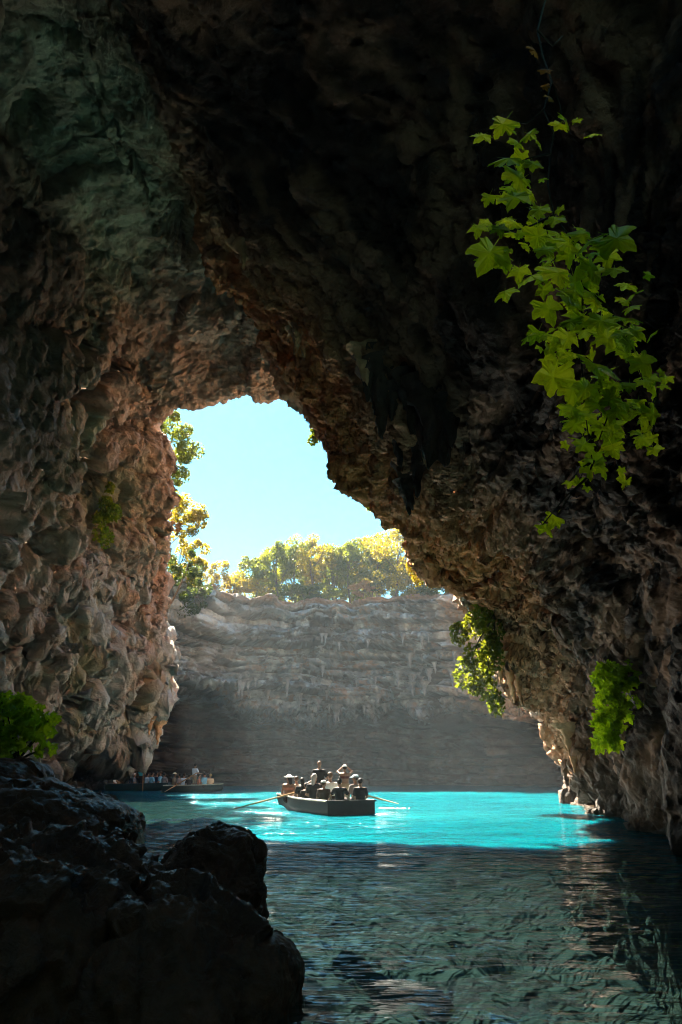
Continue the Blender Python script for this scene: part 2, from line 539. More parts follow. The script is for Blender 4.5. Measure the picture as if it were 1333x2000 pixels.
# ---------------------------------------------------------------- the cave: ribs of control points from the mouth to behind the camera
# each column: image column/row and distance for ribs 1 (mouth edge) .. 5 (just outside the frame)
C = [
 # R1                R2                R3                R4               R5
 [(200,1535,54),   (140,1540,46),   (80,1545,34),    (0,1555,26),    (-170,1575,18)],     # 0 left waterline
 [(212,1468,54),   (140,1465,46),   (65,1460,35),    (-10,1450,26),  (-170,1450,18)],     # 0.5 recess under the overhang
 [(288,1440,46),   (215,1425,39),   (105,1400,31),   (-10,1380,24.5),(-170,1380,17)],     # 1
 [(308,1250,42),   (245,1235,36),   (130,1210,29),   (-10,1180,23),  (-170,1150,16)],     # 2
 [(312,1100,38),   (245,1060,33),   (130,1020,27),   (-10,960,21),   (-170,900,14.5)],    # 3
 [(284,950,34),    (235,900,29),    (130,840,23.5),  (-10,740,18.5), (-170,600,13)],      # 4
 [(270,845,30.5),  (230,760,26.5),  (130,660,21.5),  (-10,520,16.5), (-170,350,12)],      # 5
 [(338,792,27.8),  (275,680,24.7),  (180,550,20.8),  (45,350,15.4),  (-100,100,11.2)],    # 6
 [(430,778,26.8),  (350,630,24),    (265,480,20.2),  (130,260,15.2), (0,-20,11)],         # 7
 [(515,766,26.2),  (430,600,23.7),  (350,450,20),    (225,220,15.2), (110,-50,10.8)],     # 8
 [(610,764,25.8),  (510,590,23.4),  (425,455,19.8),  (310,235,15),   (215,-20,10.6)],     # 9
 [(632,796,23.6),  (540,600,19.6),  (452,455,16.6),  (345,235,13.4), (260,-20,9.6)],      # 10 hanging fin
 [(682,895,22.4),  (668,770,18.2),  (640,600,15.2),  (600,330,12.2), (560,-20,8.6)],      # 11
 [(732,948,22),    (742,870,17.8),  (810,740,14.2),  (920,400,10.2), (960,-20,7.2)],      # 12
 [(796,1025,22.5), (835,970,18.4),  (930,870,15.2),  (1130,560,8.6), (1300,100,6.0)],     # 13
 [(830,1100,25),   (885,1060,21.8), (995,970,16.6),  (1200,760,9.4), (1420,400,6.4)],     # 14
 [(914,1166,29),   (955,1135,24.8), (1065,1060,18.8),(1240,900,10.8),(1470,700,7.2)],     # 15
 [(1025,1288,34),  (1045,1255,28),  (1125,1180,21.5),(1270,1080,12.8),(1490,950,8.2)],    # 16
 [(1092,1380,38),  (1095,1350,31),  (1160,1310,24),  (1300,1250,14.6),(1510,1200,9)],     # 17
 [(1136,1440,41),  (1135,1445,33.5),(1190,1440,25.5),(1320,1430,16), (1510,1430,9.5)],    # 18
 [(1146,1535,42),  (1160,1565,34),  (1220,1585,26),  (1340,1620,16.8),(1520,1690,9.8)],   # 19 right waterline
]
R6 = [(-13,4,-1),(-13.6,4,0.8),(-14,4,2),(-14.5,4,5),(-14.5,4,8),(-14,4,11),(-13,4,13.5),(-11,4,15.2),(-8.5,4,16),(-6,4,16.2),(-4.4,4,16),
      (-3.2,3.5,15),(0,3,13.5),(2.6,2.5,12),(5,2,9.5),(6.2,2,7.4),(6.8,2,5.6),(7.2,2,4),(7.3,2,2.5),(7.3,2,1),(7,2,-1)]
ncol = len(C)
CL = np.array([0, 0.5] + list(range(1, ncol - 1)), float)      # column labels
ribs = np.zeros((10, ncol, 3))
for c in range(ncol):
    for r in range(5):
        px, py, Y = C[c][r]
        ribs[2 + r, c] = PZ(px, Y, -5.0) if c in (0, ncol - 1) else P(px, py, Y)
ribs[7] = R6
cen = np.array([-3.0, 0, 2.0])
for c in range(ncol):
    p = ribs[7, c]
    ribs[8, c] = ((p[0] - cen[0]) * 0.7 + cen[0], -9.0, max(-1, (p[2] - cen[2]) * 0.6 + cen[2]))
    ribs[9, c] = ((p[0] - cen[0]) * 0.02 + cen[0], -15.0, -1 + (p[2] + 1) * 0.02)
# fold back outside the mouth edge: outward direction in the mouth plane
outw = {}
for ci in range(ncol):
    c = CL[ci]
    if c <= 4:
        o = np.array([-1.0, 0.35, 0.0])
    elif c <= 5:
        o = np.array([-0.7, 0.1, 0.7])
    elif c <= 9:
        o = np.array([0.0, 0.12, 1.0])
    elif c <= 14:
        o = np.array([0.75, 0.12, 0.65])
    else:
        o = np.array([1.0, 0.35, 0.25])
    if ci in (0, ncol - 1):
        o[2] = 0
    ribs[1, ci] = ribs[2, ci] + o * 1.6 + np.array([0, 0.8, 0])
    ribs[0, ci] = ribs[2, ci] + o * 5.0 + np.array([0, 0.6, 0])
# sampling
seg = np.linalg.norm(np.diff(ribs[3], axis=0), axis=1) / (ribs[3][1:, 1] * 0.5 + ribs[3][:-1, 1] * 0.5)
seg2 = np.linalg.norm(np.diff(ribs[5], axis=0), axis=1) / (ribs[5][1:, 1] * 0.5 + ribs[5][:-1, 1] * 0.5)
sk = np.concatenate([[0], np.cumsum(seg + seg2 * 0.6 + 0.02)])
sk /= sk[-1]
NS = 920
sq = np.linspace(0, 1, NS)
tk = np.arange(10.0)
cnt = [8, 24, 120, 135, 150, 110, 34, 16, 10]
tq = np.concatenate([np.linspace(i, i + 1, n, endpoint=False) for i, n in enumerate(cnt)] + [[9.0]])
NT = len(tq)
tmp = hermite(tk, ribs, tq)                       # NT, ncol, 3
shell = np.transpose(hermite(sk, np.transpose(tmp, (1, 0, 2)), sq), (1, 0, 2))   # NT, NS, 3
TT, SS = np.meshgrid(tq, sq, indexing='ij')
col_of_s = np.interp(sq, sk, CL)
CC = np.broadcast_to(col_of_s, (NT, NS))          # fractional column index
def sm(x, a, b):
    t = np.clip((x - a) / (b - a), 0, 1)
    return t * t * (3 - 2 * t)

def displace(V, field, amp):
    n = grid_normals(V)
    return V + n * (field * amp)[..., None]
# the shell's normal as computed: make it point into the cave (towards the axis)
nn = grid_normals(shell)
axis_pt = np.stack([np.full(NT, 0.0), shell[:, NS // 2, 1], np.full(NT, 4.0)], axis=1)[:, None, :]
flip = np.sign(np.median(np.sum(nn * (axis_pt - shell), axis=2)))
dist = np.clip(np.linalg.norm(shell - np.array([0, 0, CAM_H]), axis=2), 3, 45)
near = np.clip(dist / 26.0, 0.22, 1.25)
P0 = shell.reshape(-1, 3)
# folds and flutes: noise stretched along the dip of each wall
uvw = np.stack([SS * 34 + 1.5 * fbm(P0 * 0.12, 2).reshape(NT, NS), TT * 5.5, np.zeros_like(TT)], axis=2).reshape(-1, 3)
right = sm(CC, 9.6, 10.6)
left = 1 - right
ceil_l = sm(CC, 5.2, 6.5) * left
wall_l = sm(CC, 6.2, 4.8)
def stretch(V, d, k):
    d = np.asarray(d, float); d = d / np.linalg.norm(d)
    return V - k * (V @ d)[:, None] * d
def warpv(V, f, a, sd):
    return V + a * np.stack([fbm(V * f + sd + k * 31.7, 2) for k in range(3)], axis=1)
W0 = warpv(P0, 0.35, 0.9, 2.0)
wu = 2.2 * CC + 0.9 * fbm(P0 * 0.2 + 3, 2).reshape(NT, NS); wv_ = 5.5 * TT + 0.9 * fbm(P0 * 0.2 + 33, 2).reshape(NT, NS)
ca_ = 0.37 + 0.53 * sm(CC, 13.0, 16.5); sa_ = np.sqrt(1 - ca_ ** 2)
along = (ca_ * wu - sa_ * wv_).ravel(); perp = (sa_ * wu + ca_ * wv_).ravel()
QR = np.stack([along * 0.22, perp, 0.25 * P0[:, 2]], axis=1)
QL = stretch(W0, (0.15, 0.0, 1.0), 0.68)
rough = sm(fbm(P0 * 0.11 + 77, 2), -0.25, 0.25).reshape(NT, NS)          # some patches stay smooth, others are rough
g = lambda a: a.reshape(NT, NS)
big = g(fbm(P0 * 0.13 + 5.0, 3))
mid = g(fbm(W0 * 0.33 + 9.0, 3))
folds = g(ridged(QR * 0.50 + 3.1, 5, gain=0.55))
foldm = g(ridged(QR * 1.3 + 23.1, 4, gain=0.55))
flutes = g(ridged(QL * 0.26 + 6.1, 3, gain=0.42))
dipL = P0[:, 2] + 0.22 * P0[:, 1] + 0.9 * fbm(P0 * 0.15 + 55, 3)
bL = np.floor(dipL * 0.62); bLf = dipL * 0.62 - bL
stL = _grad[(bL.astype(int) * 37) & 255][:, 1]
noL = sm(bLf, 0.68, 0.86) * sm(bLf, 1.0, 0.93) * np.clip(fbm(np.stack([P0[:, 0] * 0.2, P0[:, 1] * 0.2, bL * 5.7], axis=1), 2) * 2 + 0.5, 0, 1)
stL, noL = g(stL), g(noL)
facA, crA = facets(warpv(P0, 0.6, 0.16, 4.0) * np.array([0.30, 0.30, 0.38]), 1.2, 0.16, True)
facA, crA = g(facA), g(np.exp(-(crA / 0.05) ** 2))
lowleft = sm(CC, 3.2, 2.0) * sm(CC, 0.0, 0.6)
side = 1.0 * flip
lipk = 1 - 0.75 * np.exp(-((TT - 2.0) / 0.30) ** 2)
shell = displace(shell, side * lipk * (big * 1.5 + mid * 0.7 + right * (folds * 0.95 + foldm * 0.30) + wall_l * flutes * 1.1 * (1 - 0.5 * lowleft) + lowleft * (stL * 0.3 - noL * 0.6)
                 + ceil_l * (0.25 * flutes + 0.9 * facA) + wall_l * facA * 1.0 + right * facA * 0.3 - left * crA * 0.22), near)
lap('shell A')
P1 = shell.reshape(-1, 3)
Q1 = np.where(right.reshape(-1, 1) > 0.5, np.stack([along * 0.3, perp, 0.5 * P1[:, 2]], axis=1), stretch(P1, (0.15, 0, 1.0), 0.55))
fine = g(ridged(Q1 * 1.5 + 4.4, 5, gain=0.58))
n_t = g(fbm(warpv(P1, 1.0, 0.4, 9.0) * 1.1 + 14.4, 4))
facB, crB = facets(warpv(Q1, 1.2, 0.06, 6.0) * 1.05 + 3.3, 1.2, 0.12, True)
facB, crB = g(facB), g(np.exp(-(crB / 0.05) ** 2))
fine2 = g(fbm(P1 * 4.2 + 2.4, 4, gain=0.6))
shell = displace(shell, side * (fine * (0.07 + 0.07 * left + (0.26 - 0.10 * left) * rough) + (1 - 0.6 * ceil_l) * facB * (0.26 + 0.10 * left + 0.12 * lowleft) * (0.35 + 0.65 * np.maximum(rough, lowleft)) - crB * 0.06 * left + n_t * 0.25), near)
facC, crC = facets(warpv(shell.reshape(-1, 3), 2.0, 0.05, 3.0) * 2.7 + 1.3, 1.3, 0.12, True)
shell = displace(shell, side * (g(facC) * 0.12 * (1 - 0.6 * ceil_l) - g(np.exp(-(crC / 0.05) ** 2)) * 0.03 + fine2 * 0.10 * (0.4 + 0.6 * rough)), near)
# pockets and hollows of the left roof and wall
def hollow(px, py, Y, rx, depth):
    c = P(px, py, Y)
    w = np.exp(-(np.linalg.norm(shell - c, axis=2) / rx) ** 4)
    out = (c - np.array([-1.0, c[1] * 0.85, 5.0])); out /= np.linalg.norm(out)
    return w[..., None] * out * depth
shell = shell + hollow(25, 195, 14.5, 1.1, 1.6) + hollow(372, 432, 19.5, 1.0, 1.3) + hollow(205, 650, 24, 1.0, 1.2) + hollow(120, 880, 25, 1.3, 1.2)
shell = shell + hollow(205, 1290, 35.5, 1.6, 2.0) + hollow(250, 1300, 37.5, 1.5, 2.0) + hollow(60, 1040, 25, 1.5, 1.4)
# hollows seen in the left wall and the undercut at its foot
und = sm(TT, 1.8, 2.2) * sm(TT, 3.6, 3.0) * sm(CC, 1.0, 0.7)
shell[..., 1] += und * 2.0
shell[..., 0] -= und * 2.0
# rock colours
P2 = shell.reshape(-1, 3)
cn = fbm(P2 * 0.22 + 40, 4)
cn2 = fbm(P2 * 0.6 + 60, 4)
cn3 = fbm(P2 * 1.7 + 80, 4)
def blob(pts, rad):
    w = np.zeros(len(P2), np.float32)
    for p in pts:
        w = np.maximum(w, np.exp(-np.sum((P2 - p) ** 2, axis=1) / (rad * rad)))
    return w
grey = np.array([0.80, 0.54, 0.38]); pale = np.array([0.84, 0.77, 0.67]); green = np.array([0.50, 0.50, 0.30])
rust_glow = np.array([0.95, 0.35, 0.10]); tan = np.array([0.90, 0.60, 0.40]); brown = np.array([0.20, 0.125, 0.080]); dark = np.array([0.018, 0.0095, 0.0055])
def mixv(a, b, w):
    return a * (1 - w[:, None]) + b * w[:, None]
col = np.broadcast_to(grey, P2.shape).copy()
cs = CC.ravel(); ts = TT.ravel()
col = mixv(col, green, np.clip(sm(cn, -0.10, 0.22) * 0.8, 0, 1))
col = mixv(col, np.array([0.76, 0.38, 0.19]), sm(cs, 9.6, 10.8) * 0.85)
col = mixv(col, pale, sm(cs, 3.6, 2.4) * sm(cn2, -0.25, 0.15) * 0.8)
col = mixv(col, tan, sm(cn2, 0.05, 0.3) * 0.6)
w_g = sm(cs, 5.6, 6.6) * sm(cs, 10.0, 9.3) * sm(ts, 3.2, 4.0) * sm(ts, 6.2, 5.6)  # green roof lightened in colour to make up for weak light
col = mixv(col, np.array([0.66, 0.80, 0.54]), np.clip(w_g * (0.75 + 0.5 * cn2), 0, 1))
col = mixv(col, brown, sm(cn3 + cn2 * 0.6, 0.14, 0.42) * 0.55)
stain = ridged(np.stack([P2[:, 0] * 1.1, P2[:, 1] * 1.1, P2[:, 2] * 0.28], axis=1) + 3, 4)
col = mixv(col, brown, sm(stain, 0.4, 0.72) * 0.45 * sm(cs, 10.0, 9.0))
col = mixv(col, np.array([0.66, 0.72, 0.69]), sm(cs, 3.0, 2.2) * sm(ts, 4.6, 3.8) * sm(cn2, -0.3, 0.1) * 0.7)
w_r = blob([P(640, 720, 18.5), P(590, 640, 18.7), P(700, 830, 19.5), P(880, 960, 20), P(940, 1060, 22), P(520, 540, 18.5), P(840, 1010, 21), P(760, 900, 20), P(660, 690, 17.5)], 3.2)  # rusty rock on the fin, pushed brighter orange for warm bounce light
col = mixv(col, rust_glow, np.clip(w_r * (1.2 + cn2), 0, 0.95))
w_t = blob([P(500, 680, 24.5), P(530, 740, 25), P(470, 590, 23.5), P(440, 700, 25)], 3.2)  # roof patch painted paler for light bounced up from the lake
col = mixv(col, np.array([0.95, 0.72, 0.56]), np.clip(w_t * (1.3 + cn2), 0, 0.92))
w_l = blob([P(285, 1060, 36), P(300, 1140, 38), P(270, 980, 34), P(235, 1290, 37)], 2.6)
col = mixv(col, np.array([0.70, 0.40, 0.26]), np.clip(w_l * (0.9 + cn2), 0, 0.85))
# dark brown rock over right vault and near roof, blackened to stand in for shade
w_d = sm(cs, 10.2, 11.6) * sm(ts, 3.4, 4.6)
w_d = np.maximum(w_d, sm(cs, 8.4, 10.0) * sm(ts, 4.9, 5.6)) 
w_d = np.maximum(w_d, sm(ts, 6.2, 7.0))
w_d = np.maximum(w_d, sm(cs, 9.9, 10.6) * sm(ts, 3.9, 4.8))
w_e = sm(cs, 2.6, 3.6) * sm(cs, 6.6, 5.6) * sm(ts + 0.5 * cn, 4.0, 4.9)  # left edge: shade painted in as a dark brown tone
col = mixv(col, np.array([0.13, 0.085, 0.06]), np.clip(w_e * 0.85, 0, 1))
glint_streak = sm(ridged(QR * 0.8 + 13, 4) + 0.25 * cn2, 0.45, 0.75)  # glints on the folds painted in as pale streaks
col = mixv(col, mixv(np.broadcast_to(dark, P2.shape), np.array([0.34, 0.19, 0.11]), np.clip(glint_streak * 0.9 + sm(cn, 0.1, 0.4) * 0.25, 0, 1)), np.clip(w_d * (1.0 + 0.3 * cn), 0, 0.97))
# pale calcite along the ridge near its foot
w_c = sm(cs, 14.6, 15.2) * sm(cs, 18.6, 18.0) * np.exp(-((ts - 2.25 - 0.15 * cn2) / 0.22) ** 2)
col = mixv(col, np.array([0.80, 0.77, 0.70]), np.clip(w_c * (1.0 + cn3), 0, 0.95))
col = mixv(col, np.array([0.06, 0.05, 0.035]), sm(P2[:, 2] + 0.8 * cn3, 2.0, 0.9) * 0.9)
# wide unseen roof hole behind the photographer, added to let in fill light
def in_added_hole(V, k=1.0):
    return (((V[:, 0] - 2.2) / (7.6 * k)) ** 2 + ((V[:, 1] + 0.9) / (5.8 * k)) ** 2 < 1) & (V[:, 2] > 6)
gfc = grid_faces(NT, NS)
gfc = gfc[~in_added_hole(P2[gfc].mean(axis=1))]
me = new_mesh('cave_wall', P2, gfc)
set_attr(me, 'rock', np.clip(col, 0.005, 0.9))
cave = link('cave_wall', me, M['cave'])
cave['kind'] = 'structure'
lap('shell')

# ---------------------------------------------------------------- collapsed pit: the far cliff with its undercut
PCX, PCY, PRX, PRY = -1.0, 46.0, 19.5, 23.0
RIM = 17.7
na, nz = 900, 300
ang = np.linspace(R(-42), R(222), na)
zz = np.concatenate([np.linspace(-1.5, RIM, nz - 24), RIM + 0 * np.linspace(0, 1, 24)])
setb = np.concatenate([np.zeros(nz - 24), np.linspace(0.05, 3.5, 24)])
A, Z = np.meshgrid(ang, zz, indexing='ij')
SB = np.broadcast_to(setb, A.shape)
pa = np.stack([np.cos(A) * 3.2, np.sin(A) * 3.2, Z * 0], axis=2).reshape(-1, 3)
over = 7.4 + 2.6 * fbm(pa * 1.4 + 3, 3).reshape(A.shape) + 1.8 * sm(A, R(100), R(135)) - 0.3 * sm(A, R(60), R(20))
q = over - Z
rec = 7.5 * sm(q, -0.3, 2.2) + 1.4 * sm(q, 2.0, 6.0)
rad = 1.0 + 0.0 * A
cx, sy = np.cos(A), np.sin(A)
# superellipse
ex = 2.6
rr = (np.abs(cx) ** ex + np.abs(sy) ** ex) ** (-1 / ex)
wob = fbm(pa * 0.8 + 21, 3).reshape(A.shape) * 1.6
pos0 = np.stack([PCX + (PRX * rr) * cx, PCY + (PRY * rr) * sy, Z], axis=2)
outn = np.stack([cx, sy, np.zeros_like(cx)], axis=2)
# strata: thin beds that dip slightly, with irregular ledges
pw = pos0.reshape(-1, 3)
dip = Z + 0.05 * pos0[..., 0] + 0.9 * fbm(pw * 0.13 + 7, 3).reshape(A.shape)
bed = dip * 1.15
bi = np.floor(bed); bf = bed - bi
bh = _grad[(bi.astype(int) * 37) & 255][..., 1]
bh2 = _grad[((bi.astype(int) + 1) * 37) & 255][..., 1]
strat = bh * (1 - sm(bf, 0.82, 1.0)) + bh2 * sm(bf, 0.82, 1.0)
strat *= 0.55 + 0.9 * np.clip(fbm(np.stack([pw[:, 0] * 0.3, pw[:, 1] * 0.3, bi.ravel() * 3.1], axis=1), 3).reshape(A.shape) + 0.4, 0, 1)
bed2 = dip * 3.3
b2 = np.floor(bed2)
strat2 = _grad[(b2.astype(int) * 53) & 255][..., 2]
topset = sm(Z, RIM - 2.0, RIM) * 0.6
notch = sm(bf, 0.62, 0.86) * sm(bf, 1.0, 0.95) * np.clip(fbm(np.stack([pw[:, 0] * 0.22, pw[:, 1] * 0.22, bi.ravel() * 5.7], axis=1), 3).reshape(A.shape) * 2.2 + 0.45, 0, 1)
off = rec + wob + SB + topset - strat * 1.9 - strat2 * 0.35 + notch * 1.9 - 1.2 * sm(Z, 8, 15) * (SB <= 0)
pit = pos0 + outn * off[..., None]
pv = pit.reshape(-1, 3)
blk = facets(np.stack([pv[:, 0] * 0.30, pv[:, 1] * 0.30, dip.ravel() * 0.8], axis=1)).reshape(A.shape)
blk2 = facets(np.stack([pv[:, 0] * 0.9, pv[:, 1] * 0.9, dip.ravel() * 1.9], axis=1)).reshape(A.shape)
frg = ridged(pv * np.array([0.7, 0.7, 0.9]), 5).reshape(A.shape)
flute = ridged(np.stack([pv[:, 0] * 1.6, pv[:, 1] * 1.6, pv[:, 2] * 0.25], axis=1), 4).reshape(A.shape)
upper = sm(q, 0.6, -0.4)
pit -= outn * ((fbm(pv * 0.16 + 91, 4).reshape(A.shape) * 4.5 + facets(pv * np.array([0.35, 0.35, 0.45]) + 7, 1.2, 0.3).reshape(A.shape) * 1.6 - 1.0) * (1 - upper))[..., None]
pit -= outn * ((blk * 1.3 + blk2 * 0.35 + frg * 0.35 + flute * 0.30 * upper) * (0.7 + 0.3 * upper))[..., None]
pit[..., 2] += sm(Z, RIM - 4, RIM) * (fbm(pa * 2.2 + 61, 3).reshape(A.shape) * 1.0 + 0.5 * sm(A, R(110), R(135)))
pit[..., 2] += (SB > 0) * fbm(pv * 0.4 + 2, 3).reshape(A.shape) * 0.6
# overhang bottom gets a ragged fringe
fr = np.exp(-((q - 0.2) / 0.7) ** 2)
pit[..., 2] -= fr * np.clip(flute, 0, 1) * 0.9
pv = pit.reshape(-1, 3)
k1 = fbm(pv * 0.25 + 11, 4); k2 = fbm(pv * np.array([0.8, 0.8, 0.2]) + 5, 4); k3 = fbm(pv * 1.3 + 9, 3)
cg = np.broadcast_to(np.array([0.22, 0.275, 0.30]), pv.shape).copy()
cg = mixv(cg, np.array([0.47, 0.56, 0.585]), sm(k2, 0.0, 0.3) * 0.8)
cg = mixv(cg, np.array([0.085, 0.085, 0.08]), sm(k1 + 0.6 * k3, -0.08, 0.16) * 0.9)
cg = mixv(cg, np.array([0.36, 0.22, 0.13]), sm(k3 - k1, 0.2, 0.55) * 0.5)
cg = mixv(cg, np.array([0.80, 0.50, 0.28]), sm(A.ravel(), R(62), R(40)) * 0.8)
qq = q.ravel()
cg = mixv(cg, np.array([0.085, 0.07, 0.06]), sm(qq, 0.2, 1.6) * np.clip(0.84 + 0.7 * k1, 0.6, 0.97))  # shade under the overhang painted into the recess colour
cw = np.exp(-np.sum(((pv - P(400, 1270, 62)) / np.array([3.4, 6, 1.2])) ** 2, axis=1)) + np.exp(-np.sum(((pv - P(410, 1195, 64)) / np.array([4.0, 6, 1.3])) ** 2, axis=1))
cg = mixv(cg, np.array([0.85, 0.84, 0.80]), np.clip(cw * 0.9, 0, 0.9))
cg = mixv(cg, np.array([0.07, 0.06, 0.055]), np.clip(notch.ravel() * 0.55, 0, 1))  # bed notches painted darker, as shade in the gaps
cg = mixv(cg, np.array([0.36, 0.22, 0.12]), sm(Z.ravel(), RIM - 0.9, RIM - 0.2) * 0.7)
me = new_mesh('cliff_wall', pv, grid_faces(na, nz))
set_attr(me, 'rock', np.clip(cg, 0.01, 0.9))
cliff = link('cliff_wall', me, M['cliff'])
cliff['kind'] = 'structure'
lap('pit')

# ---------------------------------------------------------------- land above: one sheet with the opening left free
lipcols = [7, 8, 9, 10, 11, 12, 13, 14]
lip_xy = [(ribs[0, c][0], ribs[0, c][1], ribs[0, c][2] + 0.2) for c in lipcols]
poly = []
for a in np.linspace(R(-38), R(218), 120):
    r_ = (abs(math.cos(a)) ** ex + abs(math.sin(a)) ** ex) ** (-1 / ex)
    poly.append((PCX + (PRX * r_ + 4.2) * math.cos(a), PCY + (PRY * r_ + 4.2) * math.sin(a), RIM - 0.1))
poly += [(-12, 28.0, 23.0)] + [(x, y, max(z, 22.5)) for x, y, z in lip_xy] + [(9.5, 25.0, 20.0)]
poly = np.array(poly)
nr_ = 40
rings = []
ctr = np.array([0.0, 42.0])
for k in range(nr_):
    t = k / (nr_ - 1)
    g = 1 + 12.0 * t ** 2.2
    xy = ctr + (poly[:, :2] - ctr) * g
    zt_ = np.where(poly[:, 1] < 34, 26.0, RIM - 1.5)
    zbase = poly[:, 2] * (1 - min(1, t * 6)) + zt_ * min(1, t * 6)
    p3 = np.column_stack([xy, np.zeros(len(xy))])
    z = zbase + (fbm(p3 * 0.07, 3) * 1.6 + 0.5 * fbm(p3 * 0.5, 2)) * min(1, t * 8) + 0.02 * (np.linalg.norm(xy - ctr, axis=1) - 25) * 0.3
    rings.append(np.column_stack([xy, z]))
rings = np.array(rings)
rings = np.concatenate([rings, rings[:, :1]], axis=1)
gv = rings.reshape(-1, 3); gff = grid_faces(*rings.shape[:2])
gff = gff[~in_added_hole(gv[gff].mean(axis=1), 1.5)]
me = new_mesh('ground', gv, gff)
ground = link('ground', me, M['soil'])
ground['kind'] = 'structure'

# ---------------------------------------------------------------- water and lake bed
nx_, ny_ = 160, 220
gx = np.sign(np.linspace(-1, 1, nx_)) * np.abs(np.linspace(-1, 1, nx_)) ** 1.4 * 40
gy = -20 + 110 * np.linspace(0, 1, ny_) ** 1.3
GX, GY = np.meshgrid(gx, gy, indexing='ij')
gp = np.stack([GX * 0.35, GY * 0.6, GX * 0], axis=2).reshape(-1, 3)
GZ = 0.02 * fbm(gp, 3).reshape(GX.shape)
me = new_mesh('water', np.stack([GX, GY, GZ], axis=2).reshape(-1, 3), grid_faces(nx_, ny_)[:, ::-1])
water = link('water', me, M['water'])
water['kind'] = 'structure'
bp = np.stack([GX, GY, GX * 0], axis=2).reshape(-1, 3)
bz = -3.2 + 1.6 * fbm(bp * 0.2, 4) + 0.6 * ridged(bp * 0.6, 4) - 1.5 * sm(bp[:, 1], 8, 30)
me = new_mesh('lake_bed', np.column_stack([bp[:, :2], np.minimum(bz, -0.8)]), grid_faces(nx_, ny_)[:, ::-1])
bedo = link('lake_bed', me, M['bed'])
bedo['kind'] = 'structure'

# ---------------------------------------------------------------- haze
hm = bpy.data.materials.new('haze')
hm.use_nodes = True
hnt = hm.node_tree
for n in list(hnt.nodes):
    if n.type == 'BSDF_PRINCIPLED':
        hnt.nodes.remove(n)
pvn = hnt.nodes.new('ShaderNodeVolumePrincipled')
pvn.inputs['Density'].default_value = 0.0007
pvn.inputs['Color'].default_value = (0.68, 0.86, 0.96, 1)
pvn.inputs['Anisotropy'].default_value = 0.0
hnt.links.new(pvn.outputs[0], hnt.nodes['Material Output'].inputs['Volume'])
hz = MB().box((0, 40, 12.0), (900, 900, 46.0)).build('haze', hm)
hz['kind'] = 'stuff'
#@@OBJECTS@@
# ---------------------------------------------------------------- find the rock surface behind an image point
def projpix(V):
    d = V - np.array([0, 0, CAM_H])
    dep = d[:, 1] * CT + d[:, 2] * ST
    up = -d[:, 1] * ST + d[:, 2] * CT
    ok = dep > 0.1
    dep = np.where(ok, dep, 1)
    return np.stack([666.5 + 1333 * d[:, 0] / dep, 1000 - 1333 * up / dep], axis=1), np.where(ok, dep, 1e9)
_flat = P2[(TT.ravel() > 1.9) & (TT.ravel() < 6.5)]
_pix, _dep = projpix(_flat)
_pixc, _depc = projpix(pv)
def on_cave(px, py, r=7):
    d2 = (_pix[:, 0] - px) ** 2 + (_pix[:, 1] - py) ** 2
    idx = np.nonzero(d2 < r * r)[0]
    if len(idx) == 0:
        return _flat[np.argmin(d2)]
    return _flat[idx[np.argmin(_dep[idx])]]
def on_cliff(px, py, r=9):
    d2 = (_pixc[:, 0] - px) ** 2 + (_pixc[:, 1] - py) ** 2
    idx = np.nonzero(d2 < r * r)[0]
    if len(idx) == 0:
        return pv[np.argmin(d2)]
    return pv[idx[np.argmin(_depc[idx])]]

# ---------------------------------------------------------------- stalactites, parts of the rock they hang from
def stalactite_mesh(seed):
    r = np.random.default_rng(seed)
    k, sd = 16, 14
    t = np.linspace(0, 1, k)
    cx_ = np.cumsum(r.normal(0, 0.012, k)); cy_ = np.cumsum(r.normal(0, 0.012, k))
    rib = 1 + 0.16 * np.sin(np.arange(sd) / sd * 2 * math.pi * r.integers(3, 6) + r.uniform(0, 6)) + r.normal(0, 0.07, sd)
    rad = 0.13 * (1 - t) ** 0.7 + 0.16 * np.exp(-t * 7) + 0.012
    rad *= 1 + 0.12 * np.sin(t * r.uniform(9, 16) + r.uniform(0, 6)) + r.normal(0, 0.09, k)
    v = []
    for i in range(k):
        for j in range(sd):
            an = 2 * math.pi * j / sd
            q_ = rad[i] * (1 + (rib[j] - 1) * (1 - 0.4 * t[i])) * (1 + r.normal(0, 0.06))
            v.append((cx_[i] + q_ * math.cos(an), cy_[i] + q_ * math.sin(an), -t[i] + (0.03 * r.normal() if 0 < i < k - 1 else 0)))
    f = [(i * sd + j, i * sd + (j + 1) % sd, (i + 1) * sd + (j + 1) % sd, (i + 1) * sd + j) for i in range(k - 1) for j in range(sd)]
    v.append((cx_[-1], cy_[-1], -1.02))
    f += [((k - 1) * sd + j, (k - 1) * sd + (j + 1) % sd, k * sd, k * sd) for j in range(sd)]
    return MB().add(v, f).mesh('stalactite', True)
stal_light = [stalactite_mesh(i) for i in range(4)]
stal_dark = [stalactite_mesh(10 + i) for i in range(4)]
for m_ in stal_light: m_.materials.append(M['stal'])
for m_ in stal_dark: m_.materials.append(M['stal_dark'])
stal_tan = [stalactite_mesh(20 + i) for i in range(3)]
for m_ in stal_tan: m_.materials.append(M['stal_tan'])
def stal(parent, p, length, width, meshes):
    o = link('stalactite', random.choice(meshes), None, parent)
    o.location = p
    o.scale = (width / 0.32, width / 0.32, length)
    o.rotation_euler = (random.uniform(-.06, .06), random.uniform(-.06, .06), random.uniform(0, 6.3))
